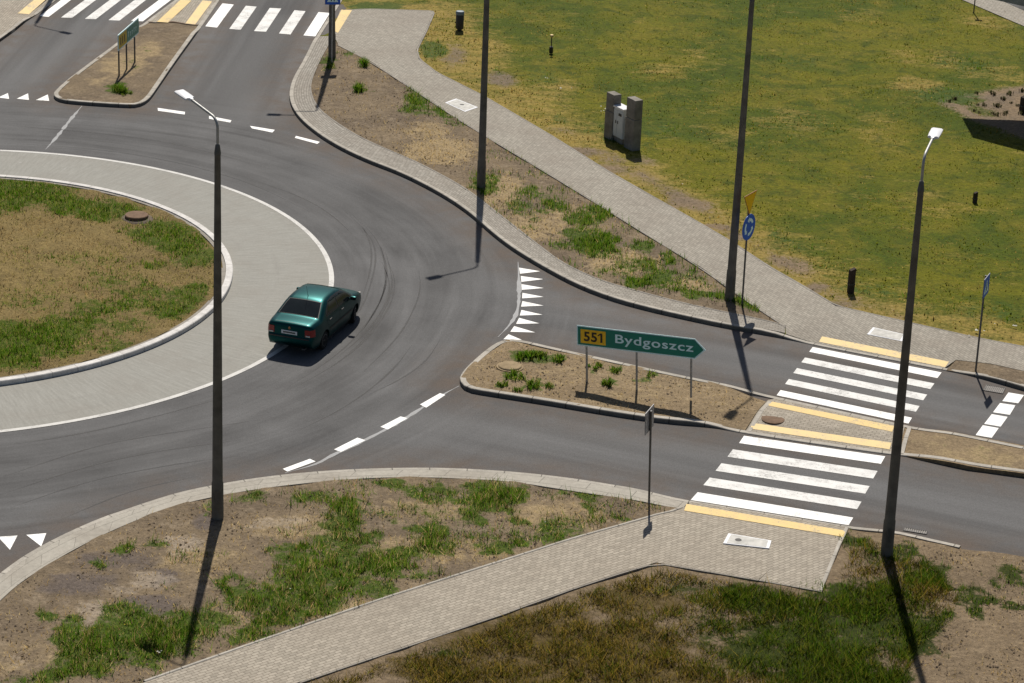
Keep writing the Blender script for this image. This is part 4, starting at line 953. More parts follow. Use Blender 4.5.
# lawn: short blades, rougher along the path
lp = pth + [(30, 60), (30, 126), (-12, 126)]
lawn_poly = G2([(352, -20), (434, 9), (424, 34), (416, 48), (420, 56), (436, 70), (481, 92), (549.5, 132), (607, 168), (699.5, 220.5), (768, 263), (798, 280.5), (835.5, 303), (905.5, 319), (1024, 343), (1060, 350), (1060, -20)])
xy = rand_in(lawn_poly, 62)
bare = np.maximum(blob_val(lawn_bare, xy), bare_strip(xy)); dry = np.maximum(blob_val(lawn_dry, xy), dry_strip(xy)); bed = bed_val(xy) > .75
keep = (rng.uniform(0, 1, len(xy)) > bare*.9) & ~bed & (rng.uniform(0, 1, len(xy)) < np.clip(.55+.6*pnoise(xy[:, 0], xy[:, 1], .5, 3.), .15, 1)); xy = xy[keep]; dry = dry[keep]
LG = np.array([(0.048, 0.066, 0.002), (0.070, 0.078, 0.003), (0.058, 0.070, 0.002), (0.090, 0.088, 0.005)])
pd = np.clip(.22+.45*dry+.35*pnoise(xy[:, 0], xy[:, 1], .8, 6.), .03, .9)
colr = np.where((rng.uniform(0, 1, len(xy)) < pd)[:, None], pick(STRAW, len(xy))*np.array([.72, .70, .42]), pick(LG, len(xy)))
blades('lawn_blades', lift(xy, -.035), .035+.02*dry, .05, colr, 'short mown grass of the lawn', lean=1.0)
xy = in_blobs(lawn_green, 60); xy = xy[inside(lawn_poly, xy)]
blades('grass', lift(xy, -.03), .12, .035, pick(GREENS, len(xy))*.95, 'taller green tufts along the lawn edge')
fwl = blobset('fwl', [(556, 82, 10, 6), (590, 106, 12, 6), (608, 110, 6, 4), (985, 335, 30, 5), (820, 280, 10, 5, .4), (930, 160, 30, 14, .1), (690, 190, 14, 8, .3), (1000, 330, 20, 6), (570, 90, 10, 4)])
xy = in_blobs(fwl, 5); heads('white_flowers', xy, [zf(*p)+.06 for p in xy], .04, M['petal_w'], 'tiny pale flowers in the lawn by the footpath')
# stones and clods
def clods(name, polys, dens, s0, mat, label, zoff=-.01):
    bm = bmesh.new()
    for poly, dn in zip(polys, dens):
        for p in rand_in(poly, dn):
            s = s0*rng.uniform(.4, 1.4); c = Vector((p[0], p[1], zf(*p)+zoff+s*.2))
            vs = [bm.verts.new(c+Vector((s*a*rng.uniform(.6, 1.2), s*b*rng.uniform(.6, 1.2), s*d*rng.uniform(.4, .8)))) for a, b, d in ((1, 0, 0), (0, 1, 0), (-1, 0, 0), (0, -1, 0), (0, 0, 1))]
            for i in range(4): bm.faces.new((vs[i], vs[(i+1) % 4], vs[4]))
    o = bm_obj(name, bm, mat); tag(o, label, 'clods', kind='stuff')
M['clod'] = simple('earth_clods', (0.20, 0.15, 0.105), 0.95, scale=2, var=0.5)
clods('earth_clods', [sv_poly, nv_poly, rr, G2([(600, 150), (640, 170), (800, 270), (840, 300), (700, 215)]), shrink(es_poly, .3)], [20, 14, 34, 14, 22], .030, M['clod'], 'small clods and stones lying on the earth verges')

# ------------------------------------------------------------------ THINGS
def lean_to(root, lx=0.0, ly=0.0):
    root.rotation_euler = (ly, lx, root.rotation_euler[2])

# lamp posts ---------------------------------------------------------------
def lamp_parts(root, arm, top=9.62):
    """concrete pole, steel bracket with a bent arm, flat lamp head; arm = horizontal reach vector"""
    bm = bmesh.new()
    add_tube(bm, [(0, 0, -.3), (0, 0, .95), (0, 0, 1.0), (0, 0, 5), (0, 0, top)], [.158, .150, .134, .108, .074], 20)
    bm_obj('pole', bm, M['pole'], root, 50)
    bm = bmesh.new(); add_box(bm, (0, -.142, .62), (.10, .03, .38), bev=.006); bm_obj('access_door', bm, M['steel'], root)
    bm = bmesh.new()
    add_tube(bm, [(0, 0, top-.02), (0, 0, top+.02), (0, 0, top+.2), (0, 0, top+.24)], [.082, .082, .058, .045], 16)
    bm_obj('collar', bm, M['steel'], root, 40)
    a = Vector((*arm, 0)); L = a.length; u = a/L; rise = .16
    pts = [(0, 0, top+.2), (0, 0, top+.62)]
    for k in range(1, 7):
        t = k/6*math.pi/2*.92; pts.append(tuple(Vector((0, 0, top+.62)) + u*(.28*(1-math.cos(t))) + Vector((0, 0, .28*math.sin(t)))))
    e = Vector(pts[-1]); reach = L-.55-.28; end = e+u*reach+Vector((0, 0, reach*rise+.03)); pts.append(tuple(end))
    bm = bmesh.new(); add_tube(bm, pts, .034, 10); bm_obj('arm', bm, M['galv'], root, 50)
    d = (u+Vector((0, 0, rise))).normalized(); s = Vector((-u.y, u.x, 0)); n = d.cross(s); n = n if n.z > 0 else -n
    Mx = Matrix.Translation(end+d*.24) @ Matrix((d, s, n)).transposed().to_4x4()
    bm = bmesh.new()
    secs = [(-.28, .045, .04), (-.22, .06, .045), (-.19, .13, .04), (.0, .142, .045), (.28, .142, .038), (.30, .13, .028)]
    rows = []
    for x, hw, hh in secs:
        rows.append([bm.verts.new(Mx @ Vector((x, y, z))) for y, z in ((-hw, -.02), (-hw, hh*.4), (-hw*.7, hh), (hw*.7, hh), (hw, hh*.4), (hw, -.02))])
    for i in range(len(rows)-1):
        for k in range(6): bm.faces.new((rows[i][k], rows[i][(k+1) % 6], rows[i+1][(k+1) % 6], rows[i+1][k]))
    bm.faces.new(rows[0]); bm.faces.new(rows[-1][::-1]); bmesh.ops.recalc_face_normals(bm, faces=bm.faces[:])
    lh = bm_obj('lamp_head', bm, M['lamp'], root, 35)
    bm = bmesh.new(); add_box(bm, (.12, 0, -.028), (.38, .24, .014), mtx=Mx); bm_obj('lens', bm, M['lens'], lh)
def lamp(px, arm, label, lean=0.0, top=9.62):
    p = G(*px); r = empty('street_lamp', tuple(p)); lamp_parts(r, arm, top); r.rotation_euler[1] = lean
    tag(r, label, 'street lamp', 'street lamps around the junction'); return r
lamp((217.5, 517), (-1.12, 1.25), 'concrete street lamp on the near verge, in front of the central island', .003)
lamp((481, 187), (-1.6, -1.05), 'concrete street lamp on the dry verge beyond the ring, its top out of frame', -.006)
lamp((729.5, 299), (-.85, -1.45), 'concrete street lamp beside the yellow triangle and blue roundabout sign', 0.0)
lamp((886.5, 555), (.50, 1.42), 'concrete street lamp standing right of the nearer zebra on rough ground', -.009)
lamp((332, 57), (-1.9, .1), 'concrete street lamp behind the blue sign at the upper crossing', -.012)
sp = ray(35, 25); q = (sp[0]-SHX*7.75, sp[1]+7.75)
r = empty('street_lamp', (q[0], q[1], .13)); lamp_parts(r, (1.75, -.8)); tag(r, 'street lamp outside the top left corner whose shadow crosses the road', 'street lamp', 'street lamps around the junction')

# lettering ----------------------------------------------------------------
def text_mesh(name, body, size, mat, parent, mtx, depth=.003, bold=.0, space=1.0):
    cu = bpy.data.curves.new(name, 'FONT'); cu.body = body; cu.size = size; cu.extrude = depth; cu.offset = bold; cu.space_character = space
    cu.align_x = 'LEFT'; cu.align_y = 'BOTTOM_BASELINE'
    to = bpy.data.objects.new(name, cu); COL.objects.link(to)
    dg = bpy.context.evaluated_depsgraph_get(); me = bpy.data.meshes.new_from_object(to.evaluated_get(dg))
    bpy.data.objects.remove(to)
    me.materials.clear(); me.materials.append(mat); me.transform(mtx)
    return link(bpy.data.objects.new(name, me), parent)
def text_width(o): xs = [v.co.x for v in o.data.vertices]; return min(xs), max(xs)
def face_mtx(off=0.0):
    """local sign frame: x along the board, z up, the face looks to -y"""
    return Matrix.Translation((0, off, 0)) @ Matrix.Rotation(R(90), 4, 'X')
def post(root, x, z0, z1, r=.03, mat='galv', y=.045):
    bm = bmesh.new(); add_tube(bm, [(x, y, z0), (x, y, z1)], r, 10); return bm_obj('post', bm, M[mat], root, 50)

# big arrow sign -----------------------------------------------------------
pa, pb, pc = G(586.4, 381.8), G(636.5, 390.6), G(690.3, 401)
ux = (pc-pa)[:2]; Ls = np.linalg.norm(ux); ux /= Ls; ang = math.atan2(ux[1], ux[0])
r = empty('direction_sign', tuple(pa), ang)
tb = np.array(pb-pa)[:2]@ux
x0, x1, xt, z0, z1 = -.28, Ls+.12, Ls+.44, 1.10, 1.71
for x in (0, tb, Ls): post(r, x, -.1, z1-.05, .032)
bm = bmesh.new(); add_prism(bm, [(x0, z0), (x1, z0), (xt, (z0+z1)/2), (x1, z1), (x0, z1)], 0, .012); board = bm_obj('board', bm, M['signwhite'], r)
b = .035
bm = bmesh.new(); add_prism(bm, [(x0+b, z0+b), (x1-.01, z0+b), (xt-b*1.7, (z0+z1)/2), (x1-.01, z1-b), (x0+b, z1-b)], -.004, -.0005); bm_obj('panel', bm, M['green'], r)
bm = bmesh.new(); add_prism(bm, [(x0+.12, z0+.09), (x0+.88, z0+.09), (x0+.88, z1-.10), (x0+.12, z1-.10)], -.009, -.0045); num = bm_obj('number_plate', bm, M['amber'], r)
t = text_mesh('lettering', '551', .42, M['black'], num, face_mtx(-.012), bold=.010, space=1.08)
a0, a1 = text_width(t); s = .56/(a1-a0); zc = [v.co.z for v in t.data.vertices]; hz = max(zc)-min(zc)
for v in t.data.vertices: v.co.x = x0+.22+(v.co.x-a0)*s; v.co.z = z0+.155+(v.co.z-min(zc))*.29/hz
xs_ = [v.co.x for v in t.data.vertices]; xr = max(xs_); bm = bmesh.new(); add_prism(bm, [(xr-.055, z0+.445), (xr-.135, z0+.385), (xr-.135, z0+.345), (xr-.055, z0+.395)], -.0148, -.0122); bm_obj('numeral_flag', bm, M['black'], num)
t = text_mesh('lettering', 'Bydgoszcz', .42, M['signwhite'], board, face_mtx(-.008), bold=.006, space=1.1)
a0, a1 = text_width(t); s = (Ls+.08-(x0+1.17))/(a1-a0); cap_h = max(v.co.z for v in t.data.vertices)
for v in t.data.vertices: v.co.x = x0+1.17+(v.co.x-a0)*s; v.co.z = z0+.215+v.co.z*.255/cap_h
r.rotation_euler[1] = -.062
tag(r, 'green arrow direction sign on three posts with an amber number plate', 'road sign')

# small sign on the upper splitter ------------------------------------------
qa, qb, qc = G(120.2, 76), G(128.3, 69), G(135.9, 61.5)
ux = (qc-qa)[:2]; Ls = np.linalg.norm(ux); ux /= Ls; ang = math.atan2(ux[1], ux[0])
r = empty('direction_sign', tuple(qa), ang); tb = np.array(qb-qa)[:2]@ux
x0, x1, z0, z1 = -.18, Ls+.55, 1.06, 1.70
for x in (0, tb, Ls): post(r, x, -.1, z1-.05, .034, 'steel')
bm = bmesh.new(); add_prism(bm, [(x0, z0), (x1-.10, z0), (x1, (z0+z1)/2), (x1-.10, z1), (x0, z1)], 0, .03); board = bm_obj('board', bm, M['signwhite'], r)
bm = bmesh.new(); xm = x0+1.15; add_prism(bm, [(x0+.05, z0+.05), (xm, z0+.05), (xm, z1-.05), (x0+.05, z1-.05)], -.006, -.0005); num = bm_obj('number_plate', bm, M['mustard'], r)
bm = bmesh.new(); add_prism(bm, [(xm+.004, z0+.05), (x1-.12, z0+.05), (x1-.05, (z0+z1)/2), (x1-.12, z1-.05), (xm+.004, z1-.05)], -.006, -.0005); pan = bm_obj('panel', bm, M['green'], r)
for k in range(5):
    bm = bmesh.new(); xx_ = xm+.22+k*.26; hh = (.30, .22, .22, .26, .22)[k]
    add_box(bm, (xx_, -.008, z0+.18+hh/2), (.035, .003, hh*.8)); add_box(bm, (xx_+.045, -.008, z0+.18+hh*.75), (.07, .003, .030)); bm_obj('letter', bm, M['signwhite'], pan)
bm = bmesh.new()
bm.free()
for k in range(3):
    bm = bmesh.new(); add_box(bm, (x0+.3+k*.27, -.008, (z0+z1)/2), (.10, .003, .30)); bm_obj('numeral', bm, M['black'], num)
r.rotation_euler[1] = 0
tag(r, 'small oblique yellow and green direction sign on the upper splitter island', 'road sign')

# roundabout sign with yellow triangle ---------------------------------------
p = G(742.3, 318); FACE = R(62)
def signpost(px, label, h, rz, mat='steel', lean=0.0, rad=.03, gz=None):
    p = G(*px); r = empty('sign_post' if False else 'road_sign', tuple(p), rz)
    bm = bmesh.new(); add_tube(bm, [(0, .04, -.1), (0, .04, h)], rad, 10); bm_obj('post', bm, M[mat], r, 50)
    tag(r, label, 'road sign'); return r
r = signpost((743.2, 305), 'blue roundabout sign below a yellow triangle on one thin post', 3.5, R(58))
bm = bmesh.new(); Mx = Matrix.Translation((0, 0, 2.60)) @ Matrix.Rotation(R(90), 4, 'X'); add_lathe(bm, [(.42, 0), (.42, .015)], 40, Mx)
disc = bm_obj('disc', bm, M['blue'], r, 40)
bm = bmesh.new(); Mx = Matrix.Translation((0, -.017, 2.60)) @ Matrix.Rotation(R(90), 4, 'X')
for k in range(3):
    a0 = R(k*120+20); N_ = 12; ri, ro = .190, .285; vs = []
    for i in range(N_+1):
        a = a0+R(72)*i/N_; vs.append((bm.verts.new(Mx @ Vector((ri*math.cos(a), ri*math.sin(a), 0))), bm.verts.new(Mx @ Vector((ro*math.cos(a), ro*math.sin(a), 0)))))
    for i in range(N_): bm.faces.new((vs[i][0], vs[i][1], vs[i+1][1], vs[i+1][0]))
    a = a0+R(72); rm = (ri+ro)/2
    bm.faces.new([bm.verts.new(Mx @ Vector(q)) for q in ((.14*math.cos(a), .14*math.sin(a), 0), (.335*math.cos(a), .335*math.sin(a), 0), (rm*math.cos(a+.42), rm*math.sin(a+.42), 0))])
bm_obj('arrows', bm, M['signwhite'], disc)
bm = bmesh.new(); add_prism(bm, [(-.42, 3.70), (.42, 3.70), (0, 2.99)], 0, .014); tri = bm_obj('triangle', bm, M['redrim'], r)
bm = bmesh.new(); add_prism(bm, [(-.38, 3.678), (.38, 3.678), (0, 3.04)], -.004, -.0005); bm_obj('panel', bm, M['amber'], tri)
r.rotation_euler[1] = -.02; r.rotation_euler[0] = 0.0

# pedestrian crossing plates --------------------------------------------------
def crossing_plate(r, z, w_=.62, h_=.62):
    bm = bmesh.new(); add_box(bm, (0, 0, z), (w_, .018, h_)); pl_ = bm_obj('plate', bm, M['signback'], r)
    bm = bmesh.new(); add_box(bm, (0, -.0115, z), (w_-.02, .004, h_-.02)); face = bm_obj('face', bm, M['blue'], r)
    bm = bmesh.new(); add_prism(bm, [(-.23, z-.20), (.23, z-.20), (0, z+.22)], -.0165, -.0140); bm_obj('triangle', bm, M['signwhite'], face)
    bm = bmesh.new()
    add_prism(bm, [(-.03, z-.03), (.04, z-.03), (.04, z+.06), (-.03, z+.06)], -.0195, -.017)
    add_prism(bm, [(-.02, z+.075), (.03, z+.075), (.03, z+.12), (-.02, z+.12)], -.0195, -.017)
    add_prism(bm, [(-.03, z-.035), (.005, z-.035), (-.05, z-.17), (-.09, z-.17)], -.0195, -.017)
    add_prism(bm, [(.01, z-.035), (.045, z-.035), (.09, z-.17), (.05, z-.17)], -.0195, -.017)
    bm_obj('walking_figure', bm, M['black'], face)
    return pl_
r = signpost((977, 371), 'blue pedestrian crossing sign on a thin post beyond the farther zebra', 3.05, R(66)); crossing_plate(r, 2.72); r.rotation_euler[1] = -.03
r = signpost((647.6, 501), 'grey backed crossing sign on a thin post at the near kerb', 2.62, R(-112)); crossing_plate(r, 2.36); r.rotation_euler[1] = .06; r.rotation_euler[0] = .02
r = signpost((331.8, 63), 'blue crossing sign on a slim post before the lamp post at the upper crossing', 2.9, R(8), 'galv'); crossing_plate(r, 2.74); r.rotation_euler[1] = .0

# concrete posts and cabinet --------------------------------------------------
p1, p2, pcab = G(611.5, 137), G(632, 147.5), G(620, 140.5)
d = (p2-p1)[:2]; la = math.atan2(d[1], d[0])
for p, hh, ww, lab in ((p1, 1.72, .54, 'left grey concrete post slab beside the white cabinet'), (p2, 1.90, .60, 'right taller grey concrete post slab beside the white cabinet')):
    r = empty('concrete_post', tuple(p), la)
    bm = bmesh.new(); add_box(bm, (0, 0, hh*.30-.05), (ww, .36, hh*.6+.1), bev=.02); bm_obj('lower_block', bm, M['conc'], r)
    bm = bmesh.new(); add_box(bm, (.01, .005, hh*.80), (ww-.02, .34, hh*.394), bev=.02); bm_obj('upper_block', bm, M['conc'], r)
    tag(r, lab, 'post', 'concrete slabs by the cabinet')
r = empty('utility_cabinet', tuple(pcab), la)
bm = bmesh.new(); add_box(bm, (0, -.02, .72), (.82, .32, 1.10), bev=.012); body = bm_obj('body', bm, M['cabinet'], r)
bm = bmesh.new(); add_box(bm, (0, -.02, .06), (.74, .26, .22), bev=.01); bm_obj('plinth', bm, M['conc'], r)
bm = bmesh.new(); add_box(bm, (0, -.02, 1.31), (.88, .40, .07), bev=.012); bm_obj('lid', bm, M['lamp'], r)
for sx in (-.2, .2):
    bm = bmesh.new(); add_box(bm, (sx, -.186, .72), (.37, .012, .98), bev=.004); dr = bm_obj('door', bm, M['cabinet'], r)
    bm = bmesh.new(); add_box(bm, (sx*.35, -.198, .75), (.03, .015, .12)); bm_obj('handle', bm, M['dark'], dr)
bm = bmesh.new(); add_box(bm, (.2, -.197, 1.07), (.20, .006, .10)); bm_obj('label_plate', bm, M['iron'], r)
tag(r, 'white double-door utility cabinet between two concrete slabs', 'cabinet')

# bin, bollards, markers -------------------------------------------------------
r = empty('litter_bin', tuple(G(459.5, 30)))
bm = bmesh.new(); add_lathe(bm, [(.10, -.05), (.10, .06), (.17, .07), (.175, .66), (.165, .68)], 24); bm_obj('body', bm, M['dark'], r, 40)
bm = bmesh.new(); add_lathe(bm, [(.185, .685), (.185, .80), (.16, .83), (.05, .84)], 24); bm_obj('lid', bm, M['bluegrey'], r, 40)
tag(r, 'dark round litter bin with a blue-grey top by the upper footpath corner', 'litter bin')
def stub(px, h, w_, label, name='timber_post', cat='post'):
    r = empty(name, tuple(G(*px)), .4)
    bm = bmesh.new(); vs = add_box(bm, (0, 0, h/2-.05), (w_, w_*.8, h+.1), bev=.012)
    for v in bm.verts:
        if v.co.z > h*.8: v.co.z += v.co.x*.35
    bm_obj('shaft', bm, M['darkwood'], r)
    bm = bmesh.new(); add_box(bm, (0, 0, h*.35), (w_*1.08, w_*.88, .05), bev=.006); bm_obj('band', bm, M['iron'], r)
    tag(r, label, cat); return r
stub((850.5, 292), .78, .19, 'short dark post at the lawn edge above the paved crossing')
stub((974.8, 202), .36, .14, 'small dark stub alone in the middle of the lawn')
stub((1023.5, 111), .62, .28, 'dark stub in the planting bed at the right edge')
r = empty('marker_post', tuple(G(551, 53)))
bm = bmesh.new(); add_tube(bm, [(0, 0, -.05), (0, 0, .70)], .022, 8); bm_obj('shaft', bm, M['iron'], r)
bm = bmesh.new(); add_lathe(bm, [(.075, 0), (.085, .02), (.08, .26), (.03, .30)], 14); bm_obj('foot', bm, M['dark'], r, 40)
bm = bmesh.new(); add_lathe(bm, [(.05, .68), (.075, .70), (.075, .78), (.03, .80)], 14); bm_obj('cap', bm, M['yellow'], r, 40)
tag(r, 'thin marker post with a yellow cap in the lawn', 'marker')
r = empty('path_marker', tuple(G(973.7, 12.3)))
bm = bmesh.new(); add_tube(bm, [(0, 0, -.05), (0, 0, 1.9)], .028, 8); bm_obj('shaft', bm, M['steel'], r)
bm = bmesh.new(); add_box(bm, (0, -.035, 1.7), (.32, .012, .32)); bm_obj('plate', bm, M['signback'], r)
tag(r, 'thin dark post beside the far path at the top right', 'post')

# manholes, plates, grates ------------------------------------------------------
r = empty('manhole', tuple([*ray(136.7, 221.5)[:2], .10]))
bm = bmesh.new(); add_lathe(bm, [(.62, -.06), (.54, .01), (.46, .045), (.40, .05)], 28); bm_obj('collar', bm, M['clodm'], r, 30)
bm = bmesh.new(); add_lathe(bm, [(.385, .02), (.39, .04), (.39, .135), (.37, .155), (.28, .16)], 28); bm_obj('cover', bm, M['rust'], r, 30)
tag(r, 'brown raised manhole cover in the green grass of the central island', 'manhole')
r = empty('manhole', tuple(G(510, 367)))
bm = bmesh.new(); add_lathe(bm, [(.34, -.05), (.34, .05), (.32, .065), (.20, .07)], 24); bm_obj('cover', bm, M['sandcap'], r, 30)
bm = bmesh.new(); add_lathe(bm, [(.40, -.05), (.40, .02), (.36, .025)], 24); bm_obj('frame', bm, M['sandcap'], r, 30)
tag(r, 'sandy round manhole cover at the tip of the splitter island', 'manhole')
r = empty('manhole', tuple(G(773, 419)))
bm = bmesh.new(); add_lathe(bm, [(.29, -.05), (.29, .012), (.27, .014)], 24); bm_obj('cover', bm, M['rust'], r, 30)
bm = bmesh.new(); add_lathe(bm, [(.33, -.05), (.33, .009), (.30, .010)], 24); bm_obj('frame', bm, M['rust'], r, 30)
tag(r, 'flat brown manhole cover in the paved refuge between the zebras', 'manhole')
def plate(pts, label, spot=None, top=.03):
    P = [G(*q) for q in pts]; c = sum(P)/4; r = empty('chamber_cover', tuple(c))
    A = [(q-c)[:2] for q in P]
    bm = bmesh.new()
    for k, zz in ((1.0, top-.004), (.86, top)):
        dz_ = [q[2]-c[2] for q in P]; lo = [bm.verts.new((*(a*k), zz-.05+e)) for a, e in zip(A, dz_)]; hi = [bm.verts.new((*(a*k), zz+e)) for a, e in zip(A, dz_)]
        f = bm.faces.new(hi)
        for i in range(4): bm.faces.new((lo[i], lo[(i+1) % 4], hi[(i+1) % 4], hi[i]))
        if k == 1.0:
            bmesh.ops.recalc_face_normals(bm, faces=bm.faces[:]); bm_obj('frame', bm, M['lamp'], r); bm = bmesh.new()
    bmesh.ops.recalc_face_normals(bm, faces=bm.faces[:]); lid = bm_obj('lid', bm, M['plate'], r)
    if spot:
        s_ = G(*spot)-c; bm = bmesh.new(); add_lathe(bm, [(.085, top-.02), (.085, top+.004), (.07, top+.006)], 16, Matrix.Translation((s_[0], s_[1], 0))); bm_obj('key_hole', bm, M['iron'], lid)
    tag(r, label, 'chamber cover'); return r
plate([(728.3, 535), (771.3, 542.3), (769, 550), (723, 544.9)], 'white rectangular chamber cover on the near pavement', (738.2, 541.8), .055)
plate([(456, 98.8), (478, 107.5), (465, 112), (445, 102.8)], 'grey square chamber cover in the upper footpath', (462, 105), .016)
plate([(873, 327.5), (906, 335), (902, 341.5), (867, 334.5)], 'pale rectangular chamber cover behind the farther zebra', None, .016)
def grate(pts, label, world_z=.0):
    P = [np.array(ray(*q)) for q in pts]; c = sum(P)/4; r = empty('drain_grate', (c[0], c[1], 0.004))
    ex = (P[1]-P[0])[:2]; ey = (P[3]-P[0])[:2]; L_, W_ = np.linalg.norm(ex), np.linalg.norm(ey); a = math.atan2(ex[1], ex[0]); r.rotation_euler[2] = a
    bm = bmesh.new(); add_box(bm, (0, 0, -.003), (L_, W_, .006)); bm_obj('gully', bm, M['dark'], r)
    bm = bmesh.new()
    for s_ in (-1, 1): add_box(bm, (0, s_*(W_/2-.012), .006), (L_, .024, .02)); add_box(bm, (s_*(L_/2-.012), 0, .006), (.024, W_-.05, .018))
    bm_obj('frame', bm, M['iron'], r)
    bm = bmesh.new(); nbar = 11
    for k in range(nbar): add_box(bm, (-L_/2+L_*(k+.5)/nbar, 0, .004), (L_/nbar*.52, W_-.05, .014))
    bm_obj('bars', bm, M['bar'], r)
    tag(r, label, 'drain'); return r
grate([(903, 531), (926.5, 534.8), (928, 531.4), (904.5, 527.6)], 'slotted drain grate at the near kerb right of the tall lamp post')
grate([(983.6, 390.8), (1003.5, 394.2), (1004.8, 388.4), (985.5, 384.9)], 'slotted drain grate at the far kerb beside the stop line')

# weeds that stand alone ---------------------------------------------------------
def weed(px, rad, h, n, label, pal=GREENS, group='weeds on the splitter islands'):
    if group == 'weeds on the splitter islands': n = int(n*.62); h *= .72; rad *= 1.2
    p = G(*px); r_ = np.sqrt(rng.uniform(0, 1, n))*rad; a = rng.uniform(0, 2*np.pi, n)
    nst = max(4, n//14); k = rng.integers(0, nst, n); sa = rng.uniform(0, 2*np.pi, nst); sr = np.sqrt(rng.uniform(0, 1, nst))*rad
    X_ = sr[k]*np.cos(sa[k])+rng.normal(0, .035, n); Y_ = sr[k]*np.sin(sa[k])+rng.normal(0, .035, n)
    v, f = [], []; cols = []
    for i in range(n):
        hh = h*rng.uniform(.5, 1.3)*(1-.4*(sr[k[i]]/rad)); wd = rng.uniform(.018, .034); b_ = rng.uniform(0, 6.28); ln = hh*rng.uniform(.2, .9); w2 = rng.uniform(0, 6.28)
        q = len(v); ox, oy = math.cos(w2)*wd/2, math.sin(w2)*wd/2
        bx, by = X_[i], Y_[i]; mx, my = bx+math.cos(b_)*ln*.4, by+math.sin(b_)*ln*.4; tx, ty = bx+math.cos(b_)*ln, by+math.sin(b_)*ln
        v += [(bx-ox*.5, by-oy*.5, -.02), (bx+ox*.5, by+oy*.5, -.02), (mx+ox, my+oy, hh*.6), (mx-ox, my-oy, hh*.6), (tx, ty, hh)]
        f += [(q, q+1, q+2, q+3), (q+3, q+2, q+4)]; c_ = pal[rng.integers(0, len(pal))]*rng.uniform(.75, 1.25); cols += [(*c_, 1)]*5
    o = mesh_obj('weed_clump', v, f, M['blade'], smooth=180); o.location = tuple(p)
    o.data.normals_split_custom_set_from_vertices([tuple(Vector((rng.normal(0, .25), rng.normal(0, .25), 1)).normalized()) for _ in v])
    at = o.data.attributes.new('col', 'FLOAT_COLOR', 'POINT'); at.data.foreach_set('color', np.array(cols, np.float32).ravel())
    tag(o, label, 'weed', group); return o
weed((527, 359), .30, .34, 420, 'widest green weed clump, near the far kerb of the sandy island')
weed((541, 358.5), .22, .30, 260, 'weed clump between the widest clump and the far kerb of the sandy island')
weed((558, 360), .17, .30, 180, 'round weed clump alone at the far kerb left of the direction sign')
weed((515, 377.5), .24, .30, 260, 'green weed clump just in front of the sandy manhole cover')
weed((503, 384), .15, .22, 130, 'small weed clump nearest the tip of the sandy island')
weed((533, 387), .20, .34, 220, 'weed clump near the middle of the sandy island near kerb')
weed((519.5, 390), .12, .18, 90, 'little weed clump at the near kerb below the sandy manhole cover')
weed((549, 386.5), .12, .20, 90, 'thin weed clump left of the first post of the direction sign')
weed((596, 367), .18, .20, 150, 'low weed clump behind the first post of the direction sign')
weed((617, 371.5), .20, .22, 160, 'low weed clump behind the middle post of the direction sign')
weed((608.5, 386), .15, .34, 160, 'upright weed clump between first and middle posts of the direction sign')
weed((649, 375), .12, .22, 90, 'small weed clump right of the middle post of the direction sign')
weed((117, 92), .30, .50, 330, 'dark green weed clump at the foot of the small upper sign')
weed((125, 94), .22, .22, 150, 'low pale weed clump right of the small upper sign foot')
weed((363.5, 66), .16, .42, 110, 'upright weed by the start of the upper footpath', group='weeds on the far verge')
weed((358.5, 91), .16, .36, 120, 'single weed in the bare far verge near the upper crossing', group='weeds on the far verge')
# planting bed: many small dark plants
pl0 = None; bpoly = shrink(bedp + bedq[::-1], .25)
bxy = rand_in(G2([(948, 100), (963, 95), (990, 91), (1024, 86), (1024, 118), (975, 117)]), 2.2)[:70]
PUR = np.array([(0.040, 0.038, 0.022), (0.045, 0.055, 0.018), (0.055, 0.044, 0.030)])
for i, p in enumerate(bxy):
    if pl0 is None:
        pl0 = weed((1000, 100), .09, .10, 36, 'small dark plant in the bare planting bed at the right edge', PUR, 'plants in the bed'); c = pl0; c.name = 'bed_plant'; c['category'] = 'plant'
    else:
        c = pl0.copy(); COL.objects.link(c)
    c.location = (p[0], p[1], .12); c.rotation_euler = (0, 0, rng.uniform(0, 6.28)); sc = rng.uniform(.7, 1.4); c.scale = (sc, sc, sc)

# slab on posts added outside the frame, shaped to cast the lawn shadow -------------------------
HC = 5.0
sh = [ray(x, y, .1)[:2] for x, y in ((963, 119.8), (1034, 121.5), (1034, 164), (973, 138))]
sh = [np.array(p) for p in sh]; k = HC*math.cos(ELEV)/math.sin(ELEV)
C4 = [p + np.array([-SHX*k, k]) for p in sh]
ex = np.array([9.0, 0.0]); C4[1] = C4[1]+ex; C4[2] = C4[2]+ex+np.array([0, -6.5])
c0 = sum(C4)/4; r = empty('canopy', (c0[0], c0[1], .1))
bm = bmesh.new()
lo = [bm.verts.new((*(p-c0), HC-.3)) for p in C4]; hi = [bm.verts.new((*(p-c0), HC)) for p in C4]
bm.faces.new(lo); bm.faces.new(hi)
for i in range(4): bm.faces.new((lo[i], lo[(i+1) % 4], hi[(i+1) % 4], hi[i]))
bmesh.ops.recalc_face_normals(bm, faces=bm.faces[:]); bm_obj('roof', bm, M['roofm'], r)
for p in (C4[1]+np.array([-1.2, -1.0]), C4[2]+np.array([-1.2, 1.0])):
    bm = bmesh.new(); add_tube(bm, [(*(p-c0), -.1), (*(p-c0), HC-.3)], .12, 12); bm_obj('column', bm, M['steel'], r, 40)
tag(r, 'flat roofed canopy just outside the right edge casting the shadow on the lawn', 'canopy')

